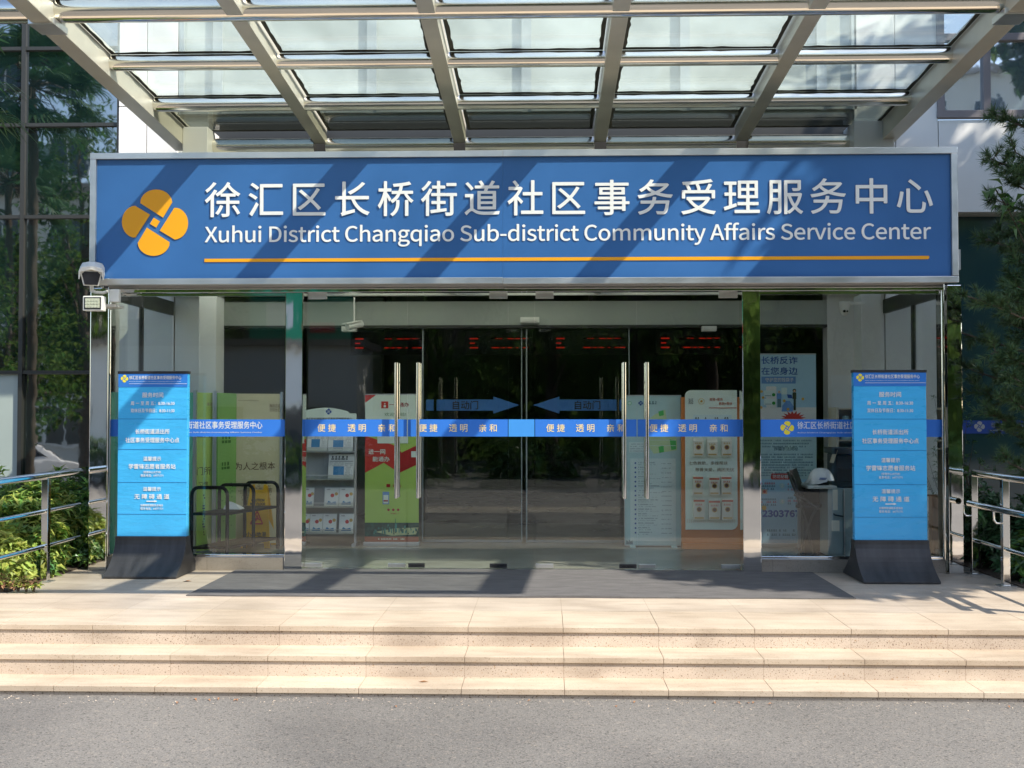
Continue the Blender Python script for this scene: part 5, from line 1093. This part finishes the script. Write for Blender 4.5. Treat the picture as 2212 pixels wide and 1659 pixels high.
def refl(px, py, Yapp): 
    x, z = at(px, py, Yapp); return x, 2*(YC+.01)-Yapp, z
x, y, z = refl(70, 190, 11); palm((x, y, ROAD), z-ROAD, 1.25, 46, 'tall fan palm mirrored in the upper left curtain wall', 3)
x, y, z = refl(20, 400, 14); palm((x, y, ROAD), z-ROAD, 1.25, 34, 'lower fan palm mirrored in the left curtain wall', 7)
x, y, z = refl(190, 330, 16); tree(9, (x, y, ROAD), 'slender tree mirrored beside the fan palm in the curtain wall', h=z+1.8, cr=1.3, n=2600, ls=.16)
x, y, z = refl(170, 640, 17); tree(12, (x-1.2, y, ROAD), 'dense tree mirrored in the middle of the left curtain wall', h=6.2, cr=2.0, n=3600, ls=.18)
x, y, z = refl(12, 620, 13); tree(14, (x, y, ROAD), 'bushy young tree mirrored below the fan palms in the curtain wall', h=4.6, cr=1.25, n=2600, ls=.15)
# palm frond tips of a palm just outside the frame
palm((-4.78, -1.0, 0), 4.0, .62, 9, 'small fan palm whose yellow-green leaf tip shows at the top left corner', 5, fr=14)
# pale apartment block
def block(x0, x1, y0, y1, h, label, nx, nz):
    T = thing('apartment_block', label, 'building', ((x0+x1)/2, (y0+y1)/2, ROAD)); MB().box(x0, x1, y0, y1, ROAD, h).build('wall', 'far_wall', T); MB().box(x0-.3, x1+.3, y0-.3, y1+.3, h, h+.4).build('roof', 'clay', T)
    for i in range(nx):
        for k in range(nz):
            xc = x0+(x1-x0)*(i+.5)/nx; z = .9+k*2.9; f = MB().box(xc-.75, xc+.75, y1, y1+.05, z, z+1.5).build('window', 'cam_white', T); MB().box(xc-.66, xc-.03, y1+.045, y1+.056, z+.08, z+1.42).box(xc+.03, xc+.66, y1+.045, y1+.056, z+.08, z+1.42).build('pane', 'far_glass', f)
block(-27, -15.5, -34, -25, 9, 'cream apartment block mirrored in the left glass', 5, 5)
block(6, 26, -52, -42, 18, 'cream apartment block far across the road on the right', 7, 6)
T = thing('street_shop', 'low white shop with a green signboard across the road, mirrored in the left steel columns', 'shop', (-7.4, -18, ROAD))
MB().box(-12.2, -4.5, -19.5, -17, ROAD, 2.95).build('wall', 'white_paint', T); MB().box(-12.4, -4.3, -19.7, -16.8, 2.95, 3.1).build('roof', 'clay', T)
mb = MB().box(-7.0, -4.6, -16.99, -16.85, 3.1, 4.2, 0).box(-6.6, -6.0, -16.85, -16.83, 3.4, 3.95, 1).box(-5.6, -5.0, -16.85, -16.83, 3.25, 3.5, 2); mb.build('signboard', ['sign_green', 'paper', 'red_print'], T)
for x in (-11.4, -9.6, -7.7, -5.8):
    f = MB().box(x-.6, x+.6, -17, -16.96, ROAD+.1, 1.6).build('window', 'alu', T); MB().box(x-.53, x+.53, -16.965, -16.95, ROAD+.2, 1.5).build('pane', 'far_glass', f)
# car
def car(loc, rz):
    T = thing('parked_car', 'white saloon car mirrored in the lower left curtain wall', 'car', loc)
    T.rotation_euler = (0, 0, rz); o0 = Vector(loc)
    low = [(-2.3, .35), (-2.32, .62), (-2.2, .86), (-1.55, .93), (1.0, .9), (1.9, .78), (2.28, .62), (2.32, .38), (2.1, .25), (-2.1, .25)]
    def loft(prof, w0, taper, ztop, zbot):
        V = []; n = len(prof)
        for s_ in (-1, -.92, .92, 1):
            for x, z in prof:
                wz = w0-(taper*(z-zbot)/(ztop-zbot) if ztop > zbot else 0); k = 1 if abs(s_) == 1 else 1
                sc_ = .97 if abs(s_) == 1 else 1; V.append(o0+Vector((x*sc_, s_*wz, zbot+(z-zbot)*sc_ if abs(s_) == 1 else z)))
        F_ = [tuple(range(n)), tuple(reversed(range(3*n, 4*n)))]
        for a in range(3): F_ += [(a*n+i, (a+1)*n+i, (a+1)*n+(i+1) % n, a*n+(i+1) % n) for i in range(n)]
        return MB().add(V, F_)
    loft(low, .88, .04, .95, .25).build('body', 'car_white', T, bevel=.02, solid=True, smooth=True)
    loft([(-1.75, .9), (-1.0, 1.40), (-.5, 1.46), (.2, 1.42), (1.05, .88)], .84, .2, 1.46, .88).build('roof', 'car_white', T, bevel=.02, solid=True, smooth=True)
    for s_ in (-1, 1):
        V = [o0+Vector((x, s_*(.855-.2*(z-.88)/.58), z)) for x, z in ((-1.35, .98), (-.85, 1.33), (-.42, 1.37), (-.42, .96))]; V2 = [o0+Vector((x, s_*(.855-.2*(z-.88)/.58), z)) for x, z in ((-.34, .96), (-.34, 1.37), (.15, 1.33), (.8, .95))]
        MB().add(V, [(0, 1, 2, 3)]).add(V2, [(0, 1, 2, 3)]).build('side_window', 'car_glass', T, solid=True)
        MB().box(o0.x-.95, o0.x-.8, o0.y+s_*.86, o0.y+s_*.885, .74+o0.z, .77+o0.z).build('door_handle', 'chrome', T)
        p = o0+Vector((.68, s_*.93, .98)); MB().box(p.x-.09, p.x+.09, p.y-.07, p.y+.07, p.z-.06, p.z+.06).build('wing_mirror', 'car_white', T, bevel=.03)
        for x in (-1.42, 1.42):
            p = o0+Vector((x, s_*.76, .31)); w_ = MB().cyl(p, p+Vector((0, s_*.14, 0)), .31, n=24).build('wheel', 'tyre', T, smooth=True); MB().cyl(p+Vector((0, s_*.13, 0)), p+Vector((0, s_*.146, 0)), .2, n=18).build('rim', 'brushed', w_)
        MB().box(o0.x-2.30, o0.x-2.1, o0.y+s_*.5, o0.y+s_*.84, .68+o0.z, .8+o0.z).build('tail_lamp', 'tail_red', T, bevel=.02)
    V = [o0+Vector((x, y_, z)) for x, y_, z in ((-1.72, -.7, .95), (-1.72, .7, .95), (-1.08, .62, 1.37), (-1.08, -.62, 1.37))]; MB().add(V, [(0, 1, 2, 3)]).build('rear_window', 'car_glass', T)
    return T
x, y, z = refl(-43, 1000, 16); car((x, y, ROAD), R(150))
